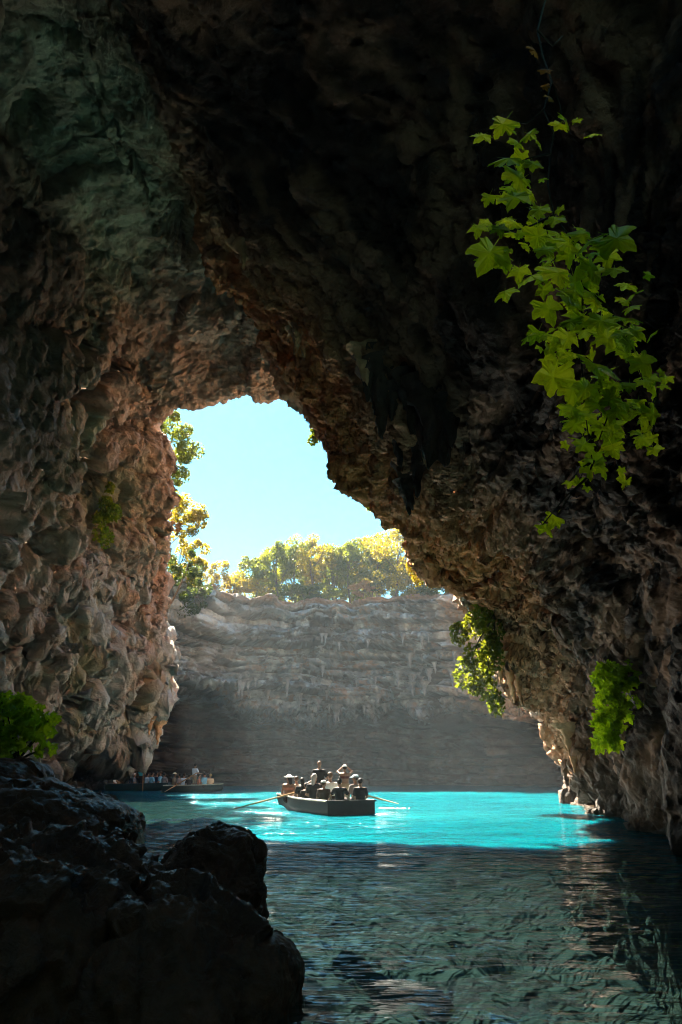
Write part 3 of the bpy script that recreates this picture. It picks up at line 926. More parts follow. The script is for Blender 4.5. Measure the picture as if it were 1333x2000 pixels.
for (px, py, ln, wd) in [(744, 760, 2.0, 0.65), (733, 745, 1.1, 0.45), (784, 765, 1.8, 0.6), (798, 775, 1.3, 0.5), (838, 800, 2.4, 0.85), (858, 805, 2.1, 0.75),
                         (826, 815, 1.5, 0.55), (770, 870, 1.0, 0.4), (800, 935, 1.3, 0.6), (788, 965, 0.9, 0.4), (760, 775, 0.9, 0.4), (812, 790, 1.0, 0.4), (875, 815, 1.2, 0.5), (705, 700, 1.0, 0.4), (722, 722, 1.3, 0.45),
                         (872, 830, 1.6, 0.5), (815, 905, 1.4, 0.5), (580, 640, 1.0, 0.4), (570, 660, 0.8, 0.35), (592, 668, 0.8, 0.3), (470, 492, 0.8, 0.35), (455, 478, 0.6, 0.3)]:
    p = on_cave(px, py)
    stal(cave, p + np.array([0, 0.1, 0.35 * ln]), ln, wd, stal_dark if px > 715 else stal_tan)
for i in range(60):
    px = rng.uniform(470, 1010)
    base = 1372 + 18 * math.sin(px * 0.021) + rng.normal(0, 14) - (px > 760) * 40 - (px > 850) * 25 - (px < 520) * 25
    p = on_cliff(px, base)
    ln = rng.uniform(0.5, 1.9)
    stal(cliff, p + np.array([0, -0.35, 0.3 * ln]), ln, rng.uniform(0.3, 0.65), stal_light)
for i in range(26):
    px = rng.uniform(600, 900)
    p = on_cliff(px, rng.uniform(1230, 1340))
    ln = rng.uniform(0.5, 1.3)
    stal(cliff, p + np.array([0, -0.15, 0.3 * ln]), ln, rng.uniform(0.2, 0.4), stal_light)
for (px, py, ln, wd) in [(1000, 1320, 1.7, 0.45), (1010, 1335, 1.3, 0.35), (1105, 1440, 1.6, 0.5), (1095, 1420, 1.2, 0.4), (985, 1290, 1.3, 0.35), (310, 1420, 1.3, 0.5), (296, 1415, 1.0, 0.4), (270, 1405, 0.9, 0.4)]:
    p = on_cave(px, py)
    stal(cave, p + np.array([0, 0.1, 0.3 * ln]), ln, wd, stal_tan)

lap('pre'+'und boulders')
# ---------------------------------------------------------------- foreground boulders
def cube_sphere(n):
    t = np.tan(np.linspace(-math.pi / 4, math.pi / 4, n))
    a, b = np.meshgrid(t, t, indexing='ij')
    one = np.ones_like(a)
    vs, fs, base = [], [], 0
    gf = grid_faces(n, n)
    for k, (x, y, z) in enumerate([(one, a, b), (-one, b, a), (b, one, a), (a, -one, b), (a, b, one), (b, a, -one)]):
        v = np.stack([x, y, z], axis=2).reshape(-1, 3)
        vs.append(v / np.linalg.norm(v, axis=1, keepdims=True))
        fs.append(gf + base)
        base += n * n
    return np.concatenate(vs), np.concatenate(fs)
def boulder(px, py, Y, hw, hh, dy, seed, label, rz=0.0, ry=0.0, ex=3.4, n=90, amp=0.2):
    c = P(px, py, Y)
    dep = Y * CT + (c[2] - CAM_H) * ST
    s = dep / 1333.0
    v, f = cube_sphere(n)
    r = (np.abs(v) ** ex).sum(axis=1) ** (-1 / ex)
    q_ = v * r[:, None]
    sd = np.array([seed * 7.7, seed * 3.1, seed * 5.3])
    dims = np.array([hw * s, dy, hh * s])
    size = float(dims.min())
    w = q_ * dims
    d = amp * size * (0.9 * fbm(w * 1.1 / size * 0.6 + sd, 3) + 0.55 * ridged(w * 1.6 / size * 0.7 + sd, 4))
    nrm = q_ / dims; nrm /= np.linalg.norm(nrm, axis=1, keepdims=True)
    w = w + nrm * d[:, None]
    fc_ = facets(w * 3.0 + sd)
    w = w + nrm * ((fc_ * 0.10 + ridged(w * 4 + sd, 5, gain=0.6) * 0.075 + 0.03 * fbm(w * 14 + sd, 3)) * min(1.0, size * 1.6))[:, None]
    w = w - nrm * (amp * 0.25 * size)
    me = new_mesh('boulder', w, f)
    # weld the face seams
    import bmesh
    bm = bmesh.new(); bm.from_mesh(me)
    bmesh.ops.remove_doubles(bm, verts=bm.verts, dist=1e-4)
    bmesh.ops.recalc_face_normals(bm, faces=bm.faces)
    bm.to_mesh(me); bm.free()
    o = link('boulder', me, M['boulder'])
    o.location = c
    o.rotation_euler = (0, ry, rz)
    tag(o, label, 'rock', 'wet dark rocks at the lower left')
    return o
boulder(30, 1955, 5.3, 255, 275, 1.3, 1, 'largest dark brown rock mass filling the lower left corner', 0.2, 0.10, 3.0, 90)
boulder(322, 1995, 4.9, 190, 215, 0.9, 2, 'sloping dark rock between the corner mass and the rounded waterside rock', 0.3, 0.35, 3.0, 80)
boulder(418, 1768, 6.1, 88, 128, 0.5, 3, 'upright dark boulder with a knobbly top rising behind the sloping rock', 0.1, 0.0, 3.6, 80, 0.24)
boulder(480, 1972, 4.65, 82, 118, 0.45, 4, 'rounded dark rock at the water edge with cyan sheen on its top', -0.2, 0.05, 3.2, 76)
boulder(70, 1632, 6.7, 175, 82, 1.0, 5, 'flat topped wet ledge of dark rock under the small boat hull', 0.0, 0.14, 3.2, 76)
boulder(195, 1598, 6.5, 58, 33, 0.35, 6, 'small glossy rock snout jutting towards the water above the ledge', 0.2, 0.25, 2.6, 50)
boulder(20, 1535, 7.4, 62, 44, 0.5, 7, 'dark rounded rock right below the bright green bush', 0.0, 0.1, 2.8, 50)
boulder(200, 1822, 5.6, 150, 120, 0.8, 8, 'humped brown rock in the middle of the slope under the ledge', 0.4, 0.35, 3.0, 80)

lap('pre'+'---- foliage')
# ---------------------------------------------------------------- foliage
def leaf_cloud(centers, size, r, tri_fold=0.25):
    n = len(centers)
    d = r.normal(size=(n, 3)); d[:, 2] -= 0.3
    d /= np.linalg.norm(d, axis=1, keepdims=True)
    e = r.normal(size=(n, 3))
    e -= (e * d).sum(1, keepdims=True) * d
    e /= np.linalg.norm(e, axis=1, keepdims=True)
    s = size * r.uniform(0.6, 1.3, (n, 1))
    up = np.cross(d, e)
    v = np.stack([centers - d * s * .5, centers + e * s * .32 + up * s * .08, centers + d * s * .55, centers - e * s * .32 + up * s * .08], axis=1)
    f = np.arange(n * 4).reshape(n, 4)
    return v.reshape(-1, 3), f
def crown_points(n, rx, ry, rz, r, clumps=26, cr=0.30, hollow=0.45):
    c = r.normal(size=(clumps, 3)); c /= np.linalg.norm(c, axis=1, keepdims=True)
    c *= (r.uniform(hollow, 1.0, (clumps, 1)))
    k = r.integers(0, clumps, n)
    wts = r.uniform(0.55, 1.3, clumps)
    d = r.normal(size=(n, 3)); d /= np.linalg.norm(d, axis=1, keepdims=True)
    d *= r.uniform(0.35, 1.0, (n, 1)) ** 0.6
    p = c[k] + d * (cr * wts[k])[:, None] * np.array([1, 1, 0.75])
    return p * np.array([rx, ry, rz]), c * np.array([rx, ry, rz])
def tree(name, label, cat, base, top, rx, rz, mat, n=2600, leaf=0.22, seed=0, trunk_r=0.12, group=None, stems=1, lean=0.0, clumps=26, crown_frac=None, cr=0.3):
    r = np.random.default_rng(seed + 100)
    base = np.asarray(base, float); top = np.asarray(top, float)
    root = empty(name, base)
    tag(root, label, cat, group)
    h = top - base
    cc = h - np.array([0, 0, rz])                         # crown centre relative to the base
    pts, cl = crown_points(n, rx, rx, rz, r, clumps, cr)
    v, f = leaf_cloud(pts + cc, leaf, r)
    link('crown', new_mesh('crown', v, f, False), mat, root)
    mb = MB(); mbb = MB()
    for s in range(stems):
        b0 = np.array([r.normal(0, 0.3) if stems > 1 else 0, r.normal(0, .3) if stems > 1 else 0, -0.3])
        tgt = cc + r.normal(0, 0.2, 3) * np.array([rx, rx, rz]) + np.array([0, 0, rz * 0.3])
        tt = np.linspace(0, 1, 7)[:, None]
        path = b0 + (tgt - b0) * tt + np.sin(tt * 3.1) * r.normal(0, 0.12, 3) * np.linalg.norm(tgt) * 0.3
        mb.tube(path, np.linspace(trunk_r, trunk_r * 0.35, 7), 7)
        for b in range(6):
            i = r.integers(2, 6)
            e = cl[r.integers(0, len(cl))] + cc
            m_ = (path[i] + e) / 2 + np.array([0, 0, -0.1 * rz])
            mbb.tube([path[i], m_, e], [trunk_r * 0.45, trunk_r * 0.3, trunk_r * 0.12], 5)
    trk = mb.build('trunk', M['bark'], root, True)
    mbb.build('branches', M['bark'], trk, True)
    return root
RG = 'trees along the far rim of the pit'
ztop = lambda py, Y: P(666, py, Y)[2]
far = [(497, 1078, 72.5, 1.9, 2.4, 'leaf_tree', 'slim airy tree at the left end of the far rim row'),
       (541, 1050, 71.5, 2.2, 3.3, 'leaf_tree', 'tallest forked tree of the far rim row, second from its left end'),
       (580, 1048, 73.5, 2.0, 2.7, 'leaf_tree', 'olive green tree just right of the forked rim tree'),
       (617, 1048, 72.0, 2.1, 2.6, 'leaf_gold', 'golden green tree in the middle of the far rim row, above the boat rower'),
       (652, 1056, 73.5, 2.0, 2.5, 'leaf_tree', 'rounded tree right of the golden middle tree on the far rim'),
       (688, 1058, 72.0, 2.0, 2.4, 'leaf_tree', 'thin trunked tree fourth from the right end of the far rim row'),
       (720, 1058, 73.5, 1.9, 2.6, 'leaf_gold', 'yellowish tree third from the right end of the far rim row'),
       (745, 1040, 71.0, 2.0, 3.0, 'leaf_tree', 'dense tree beside the big golden tree on the far rim'),
       (772, 1008, 68.0, 2.7, 4.2, 'leaf_gold', 'big golden sunlit tree at the right end of the far rim'),
       (812, 1085, 68.0, 2.2, 2.6, 'leaf_gold', 'golden tree half hidden by the right ridge beside the big golden tree'),
       (846, 1110, 67.0, 1.9, 2.2, 'leaf_dark', 'shaded tree peeping out at the far right end of the rim')]
for i, (px, tp, Y, rx, rz, mt, lb) in enumerate(far):
    zt = ztop(tp, Y)
    b = PZ(px, Y, RIM - 0.1); t = PZ(px, Y, zt)
    tree('rim_tree', lb, 'tree', b, t, rx * 1.25, rz * 1.05, M[mt], 4600, 0.25, i, 0.13, RG, 2 if i in (1, 4) else 1, clumps=34)
for i, (px, tp) in enumerate([(515, 1082), (560, 1066), (598, 1064), (634, 1068), (670, 1070), (706, 1072), (735, 1062)]):
    b = PZ(px, 79.0, RIM + 0.2); t = PZ(px, 79.0, ztop(tp, 79.0))
    tree('rim_tree', 'hazy tree of the second row behind the far rim, ' + ['leftmost of all', 'second from the left', 'third from the left', 'in the middle', 'third from the right', 'second from the right', 'rightmost of all'][i], 'tree', b, t, 2.9, 4.0, M['leaf_tree'], 3800, 0.32, 200 + i, 0.14, 'second row of trees behind the far rim', clumps=24)
bush = [(392, 1086, 70, 1.9, 2.3, 'leaf_gold', 'tall golden bush at the left end of the far rim beside the pillar'),
        (432, 1088, 71, 1.6, 2.2, 'leaf_gold', 'pointed yellow green bush on the left rim behind the wooden railing'),
        (462, 1118, 71, 1.4, 1.5, 'leaf_gold', 'low round golden bush right of the railing'),
        (380, 1120, 62, 1.7, 2.0, 'leaf_dark', 'dark shaded bush where the pillar meets the far rim')]
for i, (px, tp, Y, rx, rz, mt, lb) in enumerate(bush):
    b = PZ(px, Y, RIM - 0.1); t = PZ(px, Y, ztop(tp, Y))
    tree('rim_bush', lb, 'bush', b, t, rx, rz, M[mt], 1900, 0.22, 40 + i, 0.07, 'bushes on the left part of the rim', 3, clumps=18)
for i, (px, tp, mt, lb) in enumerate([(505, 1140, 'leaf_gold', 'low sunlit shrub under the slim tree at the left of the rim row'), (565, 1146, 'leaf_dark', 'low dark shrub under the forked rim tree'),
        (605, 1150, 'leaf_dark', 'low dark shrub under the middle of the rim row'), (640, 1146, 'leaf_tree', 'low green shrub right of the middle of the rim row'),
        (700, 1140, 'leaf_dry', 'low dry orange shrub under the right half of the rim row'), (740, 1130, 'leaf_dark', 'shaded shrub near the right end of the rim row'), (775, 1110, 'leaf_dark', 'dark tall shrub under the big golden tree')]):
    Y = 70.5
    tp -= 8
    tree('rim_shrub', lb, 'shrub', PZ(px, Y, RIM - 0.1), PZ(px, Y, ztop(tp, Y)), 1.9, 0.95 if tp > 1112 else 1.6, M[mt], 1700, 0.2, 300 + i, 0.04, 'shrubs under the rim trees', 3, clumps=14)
# trees on the left shoulder of the mouth
tree('overhanging_tree', 'dark leaved tree leaning into the sky from the upper left edge of the opening', 'tree', P(278, 960, 37), P(330, 795, 37.5), 2.0, 2.5, M['leaf_tree'], 7500, 0.18, 60, 0.13, clumps=30)
tree('overhanging_tree', 'bright yellow tree below the dark leaning tree at the left edge of the sky', 'tree', P(286, 1110, 41), P(345, 955, 41), 2.0, 2.1, M['leaf_gold'], 5200, 0.18, 61, 0.12, clumps=26)
tree('dry_shrub', 'small orange dry shrub in front of the yellow tree at the left sky edge', 'shrub', P(318, 1045, 39), P(345, 1015, 39), 0.55, 0.45, M['leaf_dry'], 500, 0.14, 62, 0.03, stems=2, clumps=10)
tree('overhanging_tree', 'shaded green tree low on the left pillar above the grey far wall', 'tree', P(322, 1190, 46), P(362, 1070, 46), 1.3, 1.8, M['leaf_dark'], 2600, 0.18, 63, 0.1, clumps=20)
tree('overhanging_tree', 'olive tree between the leaning tree and the yellow tree at the left', 'tree', P(280, 1010, 39), P(325, 905, 39), 1.3, 1.3, M['leaf_tree'], 3000, 0.18, 64, 0.08, clumps=20)
tree('overhanging_tree', 'golden bush at the foot of the left trees touching the far rim', 'bush', P(318, 1170, 50), P(372, 1050, 50), 1.7, 2.0, M['leaf_gold'], 3200, 0.2, 65, 0.08, clumps=22)
# shrubs hanging over the right edge of the mouth
def hang_shrub(name, label, cat, px, py, Y, rx, rz, mat, n, leaf, seed, anchor):
    r = np.random.default_rng(seed)
    a = np.asarray(anchor, float); c = P(px, py, Y) - a
    root = empty(name, a)
    tag(root, label, cat)
    pts, cl = crown_points(n, rx, rx * 0.8, rz, r, 16, 0.34, 0.2)
    v, f = leaf_cloud(pts + c, leaf, r)
    link('foliage', new_mesh('foliage', v, f, False), mat, root)
    mb = MB()
    for k in range(7):
        e = cl[k] + c
        mb.tube([np.zeros(3), e * 0.5 + np.array([0, 0, 0.1 * rz]), e], [0.035, 0.025, 0.008], 5)
    mb.build('stem', M['bark'], root, True)
hang_shrub('hanging_shrub', 'leafy shrub hanging into the sky under the top right corner of the opening', 'shrub', 618, 838, 24.6, 0.62, 1.15, M['leaf_tree'], 1500, 0.13, 70, P(640, 800, 25.2))
hang_shrub('hanging_shrub', 'sparse shrub clinging lower down the right sky edge near the stalactites', 'shrub', 748, 982, 24.6, 0.75, 0.62, M['leaf_tree'], 1200, 0.13, 71, P(790, 960, 25.0))
hang_shrub('hanging_creeper', 'golden creeper curtain drooping beside the right end of the far rim', 'creeper', 806, 1095, 30.0, 0.45, 1.5, M['leaf_gold'], 1500, 0.12, 72, P(826, 1020, 28.0))
hang_shrub('hanging_creeper', 'tiny tuft of leaves on the right sky edge halfway down the slope', 'creeper', 690, 906, 24.4, 0.22, 0.3, M['leaf_dark'], 160, 0.11, 73, P(690, 900, 24.6))
# ivy on the walls, leaves too small to pick apart
p = on_cave(205, 1000)
hang_shrub('wall_ivy', 'bright green ivy patch on the left wall below the leaning tree', 'ivy', 203, 1005, p[1] - 0.6, 0.85, 1.5, M['leaf_ivy'], 2200, 0.16, 74, p)
p = on_cave(960, 1205)
hang_shrub('wall_ivy', 'olive ivy hanging behind the pale ridge on the right, above the dark water cave', 'ivy', 945, 1265, p[1] + 0.4, 1.25, 2.3, M['leaf_tree'], 3200, 0.2, 75, p)

# ---------------------------------------------------------------- leaves one can pick apart: shared leaf meshes
def leaf_mesh(name, lobes, seed):
    r = np.random.default_rng(seed)
    pts = [(0, 0)]
    for (a, l, notch) in lobes:
        for da, k in ((-0.30, 0.76), (-0.20, 0.80), (-0.13, 0.90), (0.0, 1.0), (0.13, 0.90), (0.20, 0.80), (0.30, 0.76)):
            k *= 1 + r.normal(0, 0.03)
            pts.append((l * math.sin(a + da) * k, l * math.cos(a + da) * k))
        pts.append((notch * math.sin(a + 0.42), notch * math.cos(a + 0.42)))
    pts = np.array(pts[:-1])
    c = np.array([0, 0.30])
    v = [(x, y, -0.30 * abs(x) ** 1.5 - 0.28 * (y - 0.2) ** 2 + r.normal(0, 0.035)) for x, y in pts] + [(c[0], c[1], 0.05)]
    n = len(pts)
    f = [(i, (i + 1) % n, n) for i in range(n)]
    # leaf stalk
    v += [(-0.014, 0, 0), (0.014, 0, 0), (0.01, -0.45, -0.06), (-0.01, -0.45, -0.06)]
    f.append((n + 1, n + 2, n + 3, n + 4))
    me = bpy.data.meshes.new(name)
    me.from_pydata([tuple(map(float, q)) for q in v], [], f)
    me.update()
    return me
L5 = [(-2.1, 0.58, 0.46), (-1.05, 0.80, 0.52), (0.0, 1.0, 0.52), (1.05, 0.80, 0.46), (2.1, 0.58, 0.3)]
L3 = [(-1.5, 0.66, 0.55), (-0.75, 0.72, 0.60), (0.0, 0.92, 0.60), (0.75, 0.72, 0.55), (1.5, 0.66, 0.3)]
L5b = [(-2.2, 0.62, 0.52), (-1.0, 0.80, 0.6), (0.0, 0.9, 0.6), (1.0, 0.80, 0.52), (2.2, 0.62, 0.3)]
def leaf_set(mat):
    ms = [leaf_mesh('leaf', L5, 1), leaf_mesh('leaf', L3, 2), leaf_mesh('leaf', L5b, 3), leaf_mesh('leaf', L5, 4)]
    for m_ in ms:
        m_.materials.append(mat)
    return ms
LV, LBR, LB = leaf_set(M['leaf_vine']), leaf_set(M['leaf_brown']), leaf_set(M['leaf_bush'])
def add_leaf(root, origin, pos, size, meshes, r, face=0.75, tip=None):
    # face: how much the blade faces the camera side
    n = np.array([0, -1, 0.25]) * face + r.normal(0, 0.45, 3)
    n /= np.linalg.norm(n)
    t = np.array([r.normal(0, 0.55), r.normal(0, 0.2), -1.0]) if tip is None else np.asarray(tip, float)
    t -= n * (n @ t); t /= np.linalg.norm(t)
    x = np.cross(t, n)
    Mx = Matrix(((x[0], t[0], n[0]), (x[1], t[1], n[1]), (x[2], t[2], n[2])))
    o = link('leaf', meshes[r.integers(0, len(meshes))], None, root)
    o.location = Vector(pos - origin)
    o.rotation_euler = Mx.to_euler()
    o.scale = (size, size, size)
    return o
VINE = [(990,255,60),(1095,255,38),(1030,275,38),(985,335,70),(1010,360,64),(1040,330,38),(957,393,34),(1010,400,58),(1055,420,42),(935,455,38),(975,455,34),(1000,470,44),
 (965,515,88),(1050,470,58),(1085,440,42),(1095,490,62),(1130,470,52),(1160,490,62),(1190,490,78),(1060,500,42),(1015,540,42),(1050,560,64),(1085,550,74),(1120,560,52),(1150,530,48),
 (1200,540,44),(1065,615,60),(1100,590,48),(1120,580,42),(1155,590,48),(1115,640,48),(1110,670,52),(1140,640,62),(1175,640,58),(1205,630,32),(1220,595,22),(1060,665,26),(1080,670,26),
 (1055,685,20),(1180,670,42),(1215,660,38),(1230,680,38),(1120,710,48),(1250,720,52),(1150,730,72),(1085,750,78),(1120,770,68),(1170,740,72),(1150,770,52),(1230,760,32),(1255,755,32),
 (1200,790,42),(1215,800,46),(1110,810,42),(1130,820,46),(1160,800,42),(1115,840,46),(1165,840,52),(1190,850,32),(1205,855,28),(1145,880,42),(1150,905,24),(1170,907,24)]
r = np.random.default_rng(5)
VY = 3.1
top = PZ(1062, VY, 11.5); top[0] = P(1062, 100, VY)[0]
root = empty('hanging_vine', P(1075, 300, VY))
tag(root, 'long hanging vine with big lobed bright green leaves in front of the dark right wall', 'vine')
org = P(1075, 300, VY)
def spx(px, py, dy=0.0):
    return P(px, py, VY + 0.22 + dy) - org
mb = MB()
main = [top - org, (top - org) * 0.75 + spx(1040, 20) * 0.25 + np.array([0.12, 0, 0]), spx(1040, -60), spx(1068, -10), spx(1050, 60), spx(1060, 110), spx(1078, 160), spx(1062, 215), spx(1082, 260), spx(1076, 300), spx(1070, 360), spx(1082, 420), spx(1118, 470), spx(1138, 560), spx(1135, 690), spx(1142, 800), spx(1158, 905)]
mb.tube(main, np.linspace(0.008, 0.003, len(main)), 6)
for path in ([(1050, 60), (1080, 90), (1100, 70)], [(1078, 160), (1095, 210), (1098, 240)], [(1062, 215), (1030, 240), (995, 240)], [(1082, 420), (1040, 440), (1010, 450), (940, 452)], [(1118, 470), (1070, 520), (1020, 545)], [(1138, 560), (1190, 600), (1225, 660), (1255, 740)],
             [(1135, 690), (1100, 740), (1085, 760)], [(1076, 300), (1030, 310), (985, 330)], [(1118, 470), (1190, 490)], [(1255, 740), (1200, 780), (1170, 860)], [(1135, 690), (1170, 720)]):
    mb.tube([spx(*q, r.normal(0, 0.05)) for q in path], np.linspace(0.007, 0.003, len(path)), 5)
mb.build('stem', M['vine_stem'], root, True)
mppx = lambda py, Y: (Y / ray(666, py)[1]) / 1333.0
for (px, py, s) in VINE:
    dy = r.normal(0, 0.14)
    sz = s * mppx(py, VY + dy) * 0.84
    add_leaf(root, org, P(px, py - s * 0.38, VY + dy), sz, LV, r, 1.3)
cnt_ = 0
while cnt_ < 190:          # leaves further back in the same vine
    i = r.integers(0, len(VINE)); px, py, s = VINE[i]
    px += r.normal(18, 24); py += r.normal(0, 22)
    dy = r.uniform(0.1, 0.5)
    add_leaf(root, org, P(px, py, VY + dy), r.uniform(18, 48) * mppx(py, VY + dy) * 0.85, LV, r, 0.9)
    cnt_ += 1
for (px, py, s) in [(1040, 92, 40), (1063, 135, 28), (1072, 190, 24), (1066, 165, 20)]:
    add_leaf(root, org, P(px, py, VY + 0.05), s * mppx(py, VY) * 0.8, LBR, r, 1.2)
def sprig(label, spots, Y, attach):
    o0 = P(spots[0][0], spots[0][1] - 20, Y)
    root = empty('vine_sprig', o0)
    tag(root, label, 'sprig', 'small sprigs below the hanging vine')
    a = np.asarray(attach, float) - o0
    mb = MB()
    for (px, py, s) in spots:
        e = P(px, py - s * 0.4, Y) - o0
        mb.tube([a, (a + e) / 2 + np.array([0, 0, 0.02]), e], [0.006, 0.004, 0.003], 5)
        add_leaf(root, o0, P(px, py - s * 0.4, Y), s * mppx(py, Y) * 0.85, LV, r, 1.6)
    mb.build('stem', M['vine_stem'], root, True)
sprig('sprig of four round green leaves right of the vine tip', [(1268, 842, 30), (1275, 862, 30), (1252, 870, 22), (1276, 886, 30)], 3.3, P(1285, 760, 3.5))
sprig('sprig of three tiny leaves just under the vine tip', [(1113, 950, 24), (1132, 945, 22), (1147, 958, 18)], 3.4, P(1160, 900, 3.2))
sprig('pair of lobed leaves hanging lowest below the vine', [(1060, 1040, 36), (1087, 1025, 40)], 3.4, P(1150, 930, 3.35))

def leafy_bush(name, label, blobs, Y, depth, n, leaf_px, mats, seed, base, cat='bush'):
    r = np.random.default_rng(seed)
    base = np.asarray(base, float)
    root = empty(name, base)
    tag(root, label, cat)
    mb = MB()
    for b in blobs:
        e = P(b[0], b[1], Y) - base
        mb.tube([np.zeros(3), e * 0.5 + r.normal(0, 0.04, 3), e], [0.02, 0.014, 0.005], 5)
    mb.build('stem', M['vine_stem'], root, True)
    wts = np.array([b[2] * b[3] for b in blobs], float); wts /= wts.sum()
    for k in range(n):
        b = blobs[r.choice(len(blobs), p=wts)]
        a = r.uniform(0, 2 * math.pi); q_ = math.sqrt(r.uniform(0, 1))
        px, py = b[0] + b[2] * q_ * math.cos(a), b[1] + b[3] * q_ * math.sin(a)
        Yk = Y + r.uniform(-depth, depth)
        add_leaf(root, base, P(px, py, Yk), r.uniform(0.75, 1.3) * leaf_px * mppx(py, Yk), mats, r, 0.8)
leafy_bush('green_bush', 'bright green bush on top of the rocks at the left picture edge', [(15, 1395, 40, 38), (62, 1405, 34, 34), (20, 1448, 42, 26), (84, 1430, 24, 18), (40, 1368, 22, 16), (100, 1400, 14, 12), (88, 1462, 18, 14), (4, 1362, 12, 12)],
           8.2, 0.35, 295, 15, LB, 81, P(30, 1490, 8.2))
p = on_cave(1205, 1330)
leafy_bush('green_bush', 'bright green leafy shrub on the lower right wall above the water', [(1190, 1325, 35, 32), (1225, 1315, 24, 28), (1195, 1375, 30, 30), (1185, 1410, 26, 30), (1185, 1445, 26, 20), (1240, 1370, 16, 12), (1210, 1400, 20, 20)],
           p[1] - 0.9, 0.4, 290, 15, LB, 82, p)

# ---------------------------------------------------------------- wooden railing on the far rim
fr_ = empty('wooden_railing', PZ(458, 70.0, RIM - 0.1))
tag(fr_, 'low weathered wooden railing on the left part of the far rim', 'railing')
o0 = PZ(458, 70.0, RIM - 0.1)
fe = [PZ(px, 70.0 + 0.5 * k, RIM - 0.1) - o0 for k, px in enumerate((424, 448, 472, 494))]
for q_ in fe:
    MB().tube([q_, q_ + np.array([0, 0, 1.1])], 0.06, 6).build('post', M['fence_wood'], fr_, True)
for h in (0.55, 1.0):
    MB().tube([q_ + np.array([0, 0, h]) for q_ in fe], 0.045, 6).build('rail', M['fence_wood'], fr_, True)

lap('pre'+'------ boats')
# ---------------------------------------------------------------- boats
def hull_meshes(L, W, H, bow=0.74, draft=0.12):
    n = 15
    ys = np.linspace(0, L, n)
    t = ys / L
    half = W / 2 * (0.90 + 0.10 * np.sin(np.clip(t * 1.3, 0, 1) * math.pi) - (1 - bow) * sm(t, 0.45, 1.0) * 0.9)
    sheer = H * (1 + 0.22 * t ** 2)
    keel = -draft + (draft + 0.12) * sm(t, 0.6, 1.0)
    mb = MB()
    rows = []
    for k in range(n):
        w, g, b = half[k], sheer[k], keel[k]
        rows.append([(-w, ys[k], g), (-w * 0.97, ys[k], (g + b) / 2), (-w * 0.86, ys[k], b), (0, ys[k], b - 0.02), (w * 0.86, ys[k], b), (w * 0.97, ys[k], (g + b) / 2), (w, ys[k], g)])
    rows = np.array(rows)
    hull = MB().add(rows.reshape(-1, 3), [tuple(int(i) for i in f) for f in grid_faces(n, 7)])
    # bow panel
    hull.add(rows[-1], [(0, 1, 2, 2), (0, 2, 3, 3), (0, 3, 4, 4), (0, 4, 5, 5), (0, 5, 6, 6)])
    inner = rows.copy()
    inner[:, :, 0] *= 0.955
    inner[:, 1:6, 2] += 0.05
    inn = MB().add(inner.reshape(-1, 3), [tuple(int(i) for i in f[::-1]) for f in grid_faces(n, 7)])
    inn.add(inner[-1] - np.array([0, 0.03, 0]), [(0, 2, 1, 1), (0, 3, 2, 2), (0, 4, 3, 3), (0, 5, 4, 4), (0, 6, 5, 5)])
    tr = MB().box((0, -0.02, (H - draft) / 2 - 0.0), (W * 0.90 * 0.985, 0.06, H + draft - 0.01))
    tr.box((0, -0.025, H + 0.01), (W * 0.94, 0.10, 0.05))
    rails = []
    for sgn in (-1, 1):
        pts = np.column_stack([sgn * half * 0.985, ys, sheer + 0.012])
        rails.append(MB().tube(pts, 0.032, 6))
    seats = []
    for yy in (0.35, L * 0.30, L * 0.52, L * 0.74):
        wv = np.interp(yy, ys, half) * 1.86
        seats.append(MB().box((0, yy, H * 0.62), (wv, 0.28, 0.035)))
    return hull, inn, tr, rails, seats
def rowboat(label, stern, rz, L, W, H, hm_, im_, rm_, oarlocks=True):
    root = empty('rowing_boat', stern, rz)
    tag(root, label, 'boat', 'rowing boats on the lake')
    hull, inn, tr, rails, seats = hull_meshes(L, W, H)
    hull.build('hull', hm_, root, True)
    inn.build('inner_lining', im_, root, True)
    tr.build('transom', hm_, root)
    gw = [q_.build('gunwale', rm_, root, True) for q_ in rails]
    for q_ in seats: q_.build('bench', im_, root)
    if oarlocks:
        for sgn in (-1, 1):
            MB().tube([(sgn * W * 0.48, L * 0.45, H * 1.02), (sgn * W * 0.48, L * 0.45, H * 1.02 + 0.14)], 0.018, 6).build('oarlock', M['bark'], gw[0 if sgn < 0 else 1], True)
    return root
BRZ = R(24)
STERN = PZ(686, 23.5, 0.0)
rowboat('dark blue wooden rowing boat full of passengers, seen from its stern', STERN, BRZ, 5.4, 1.85, 0.40, M['hull_dark'], M['hull_in'], M['hull_rail'])
rowboat('distant rowing boat with its bow pointing right, half in the sunlight', PZ(320, 50.5, 0.0), R(-84), 4.0, 1.6, 0.42, M['hull_far'], M['hull_in'], M['hull_rail'], False)
rowboat('farthest rowing boat lying in the shade at the left wall', PZ(212, 54.0, 0.0), R(-88), 4.4, 1.6, 0.45, M['hull_far'], M['hull_in'], M['hull_far'], False)
rowboat('moored teal boat mostly hidden behind the rocks on the left', PZ(-60, 17.5, 0.0), R(-80), 2.4, 1.1, 0.36, M['hull_in'], M['hull_in'], M['hull_rail'], False)
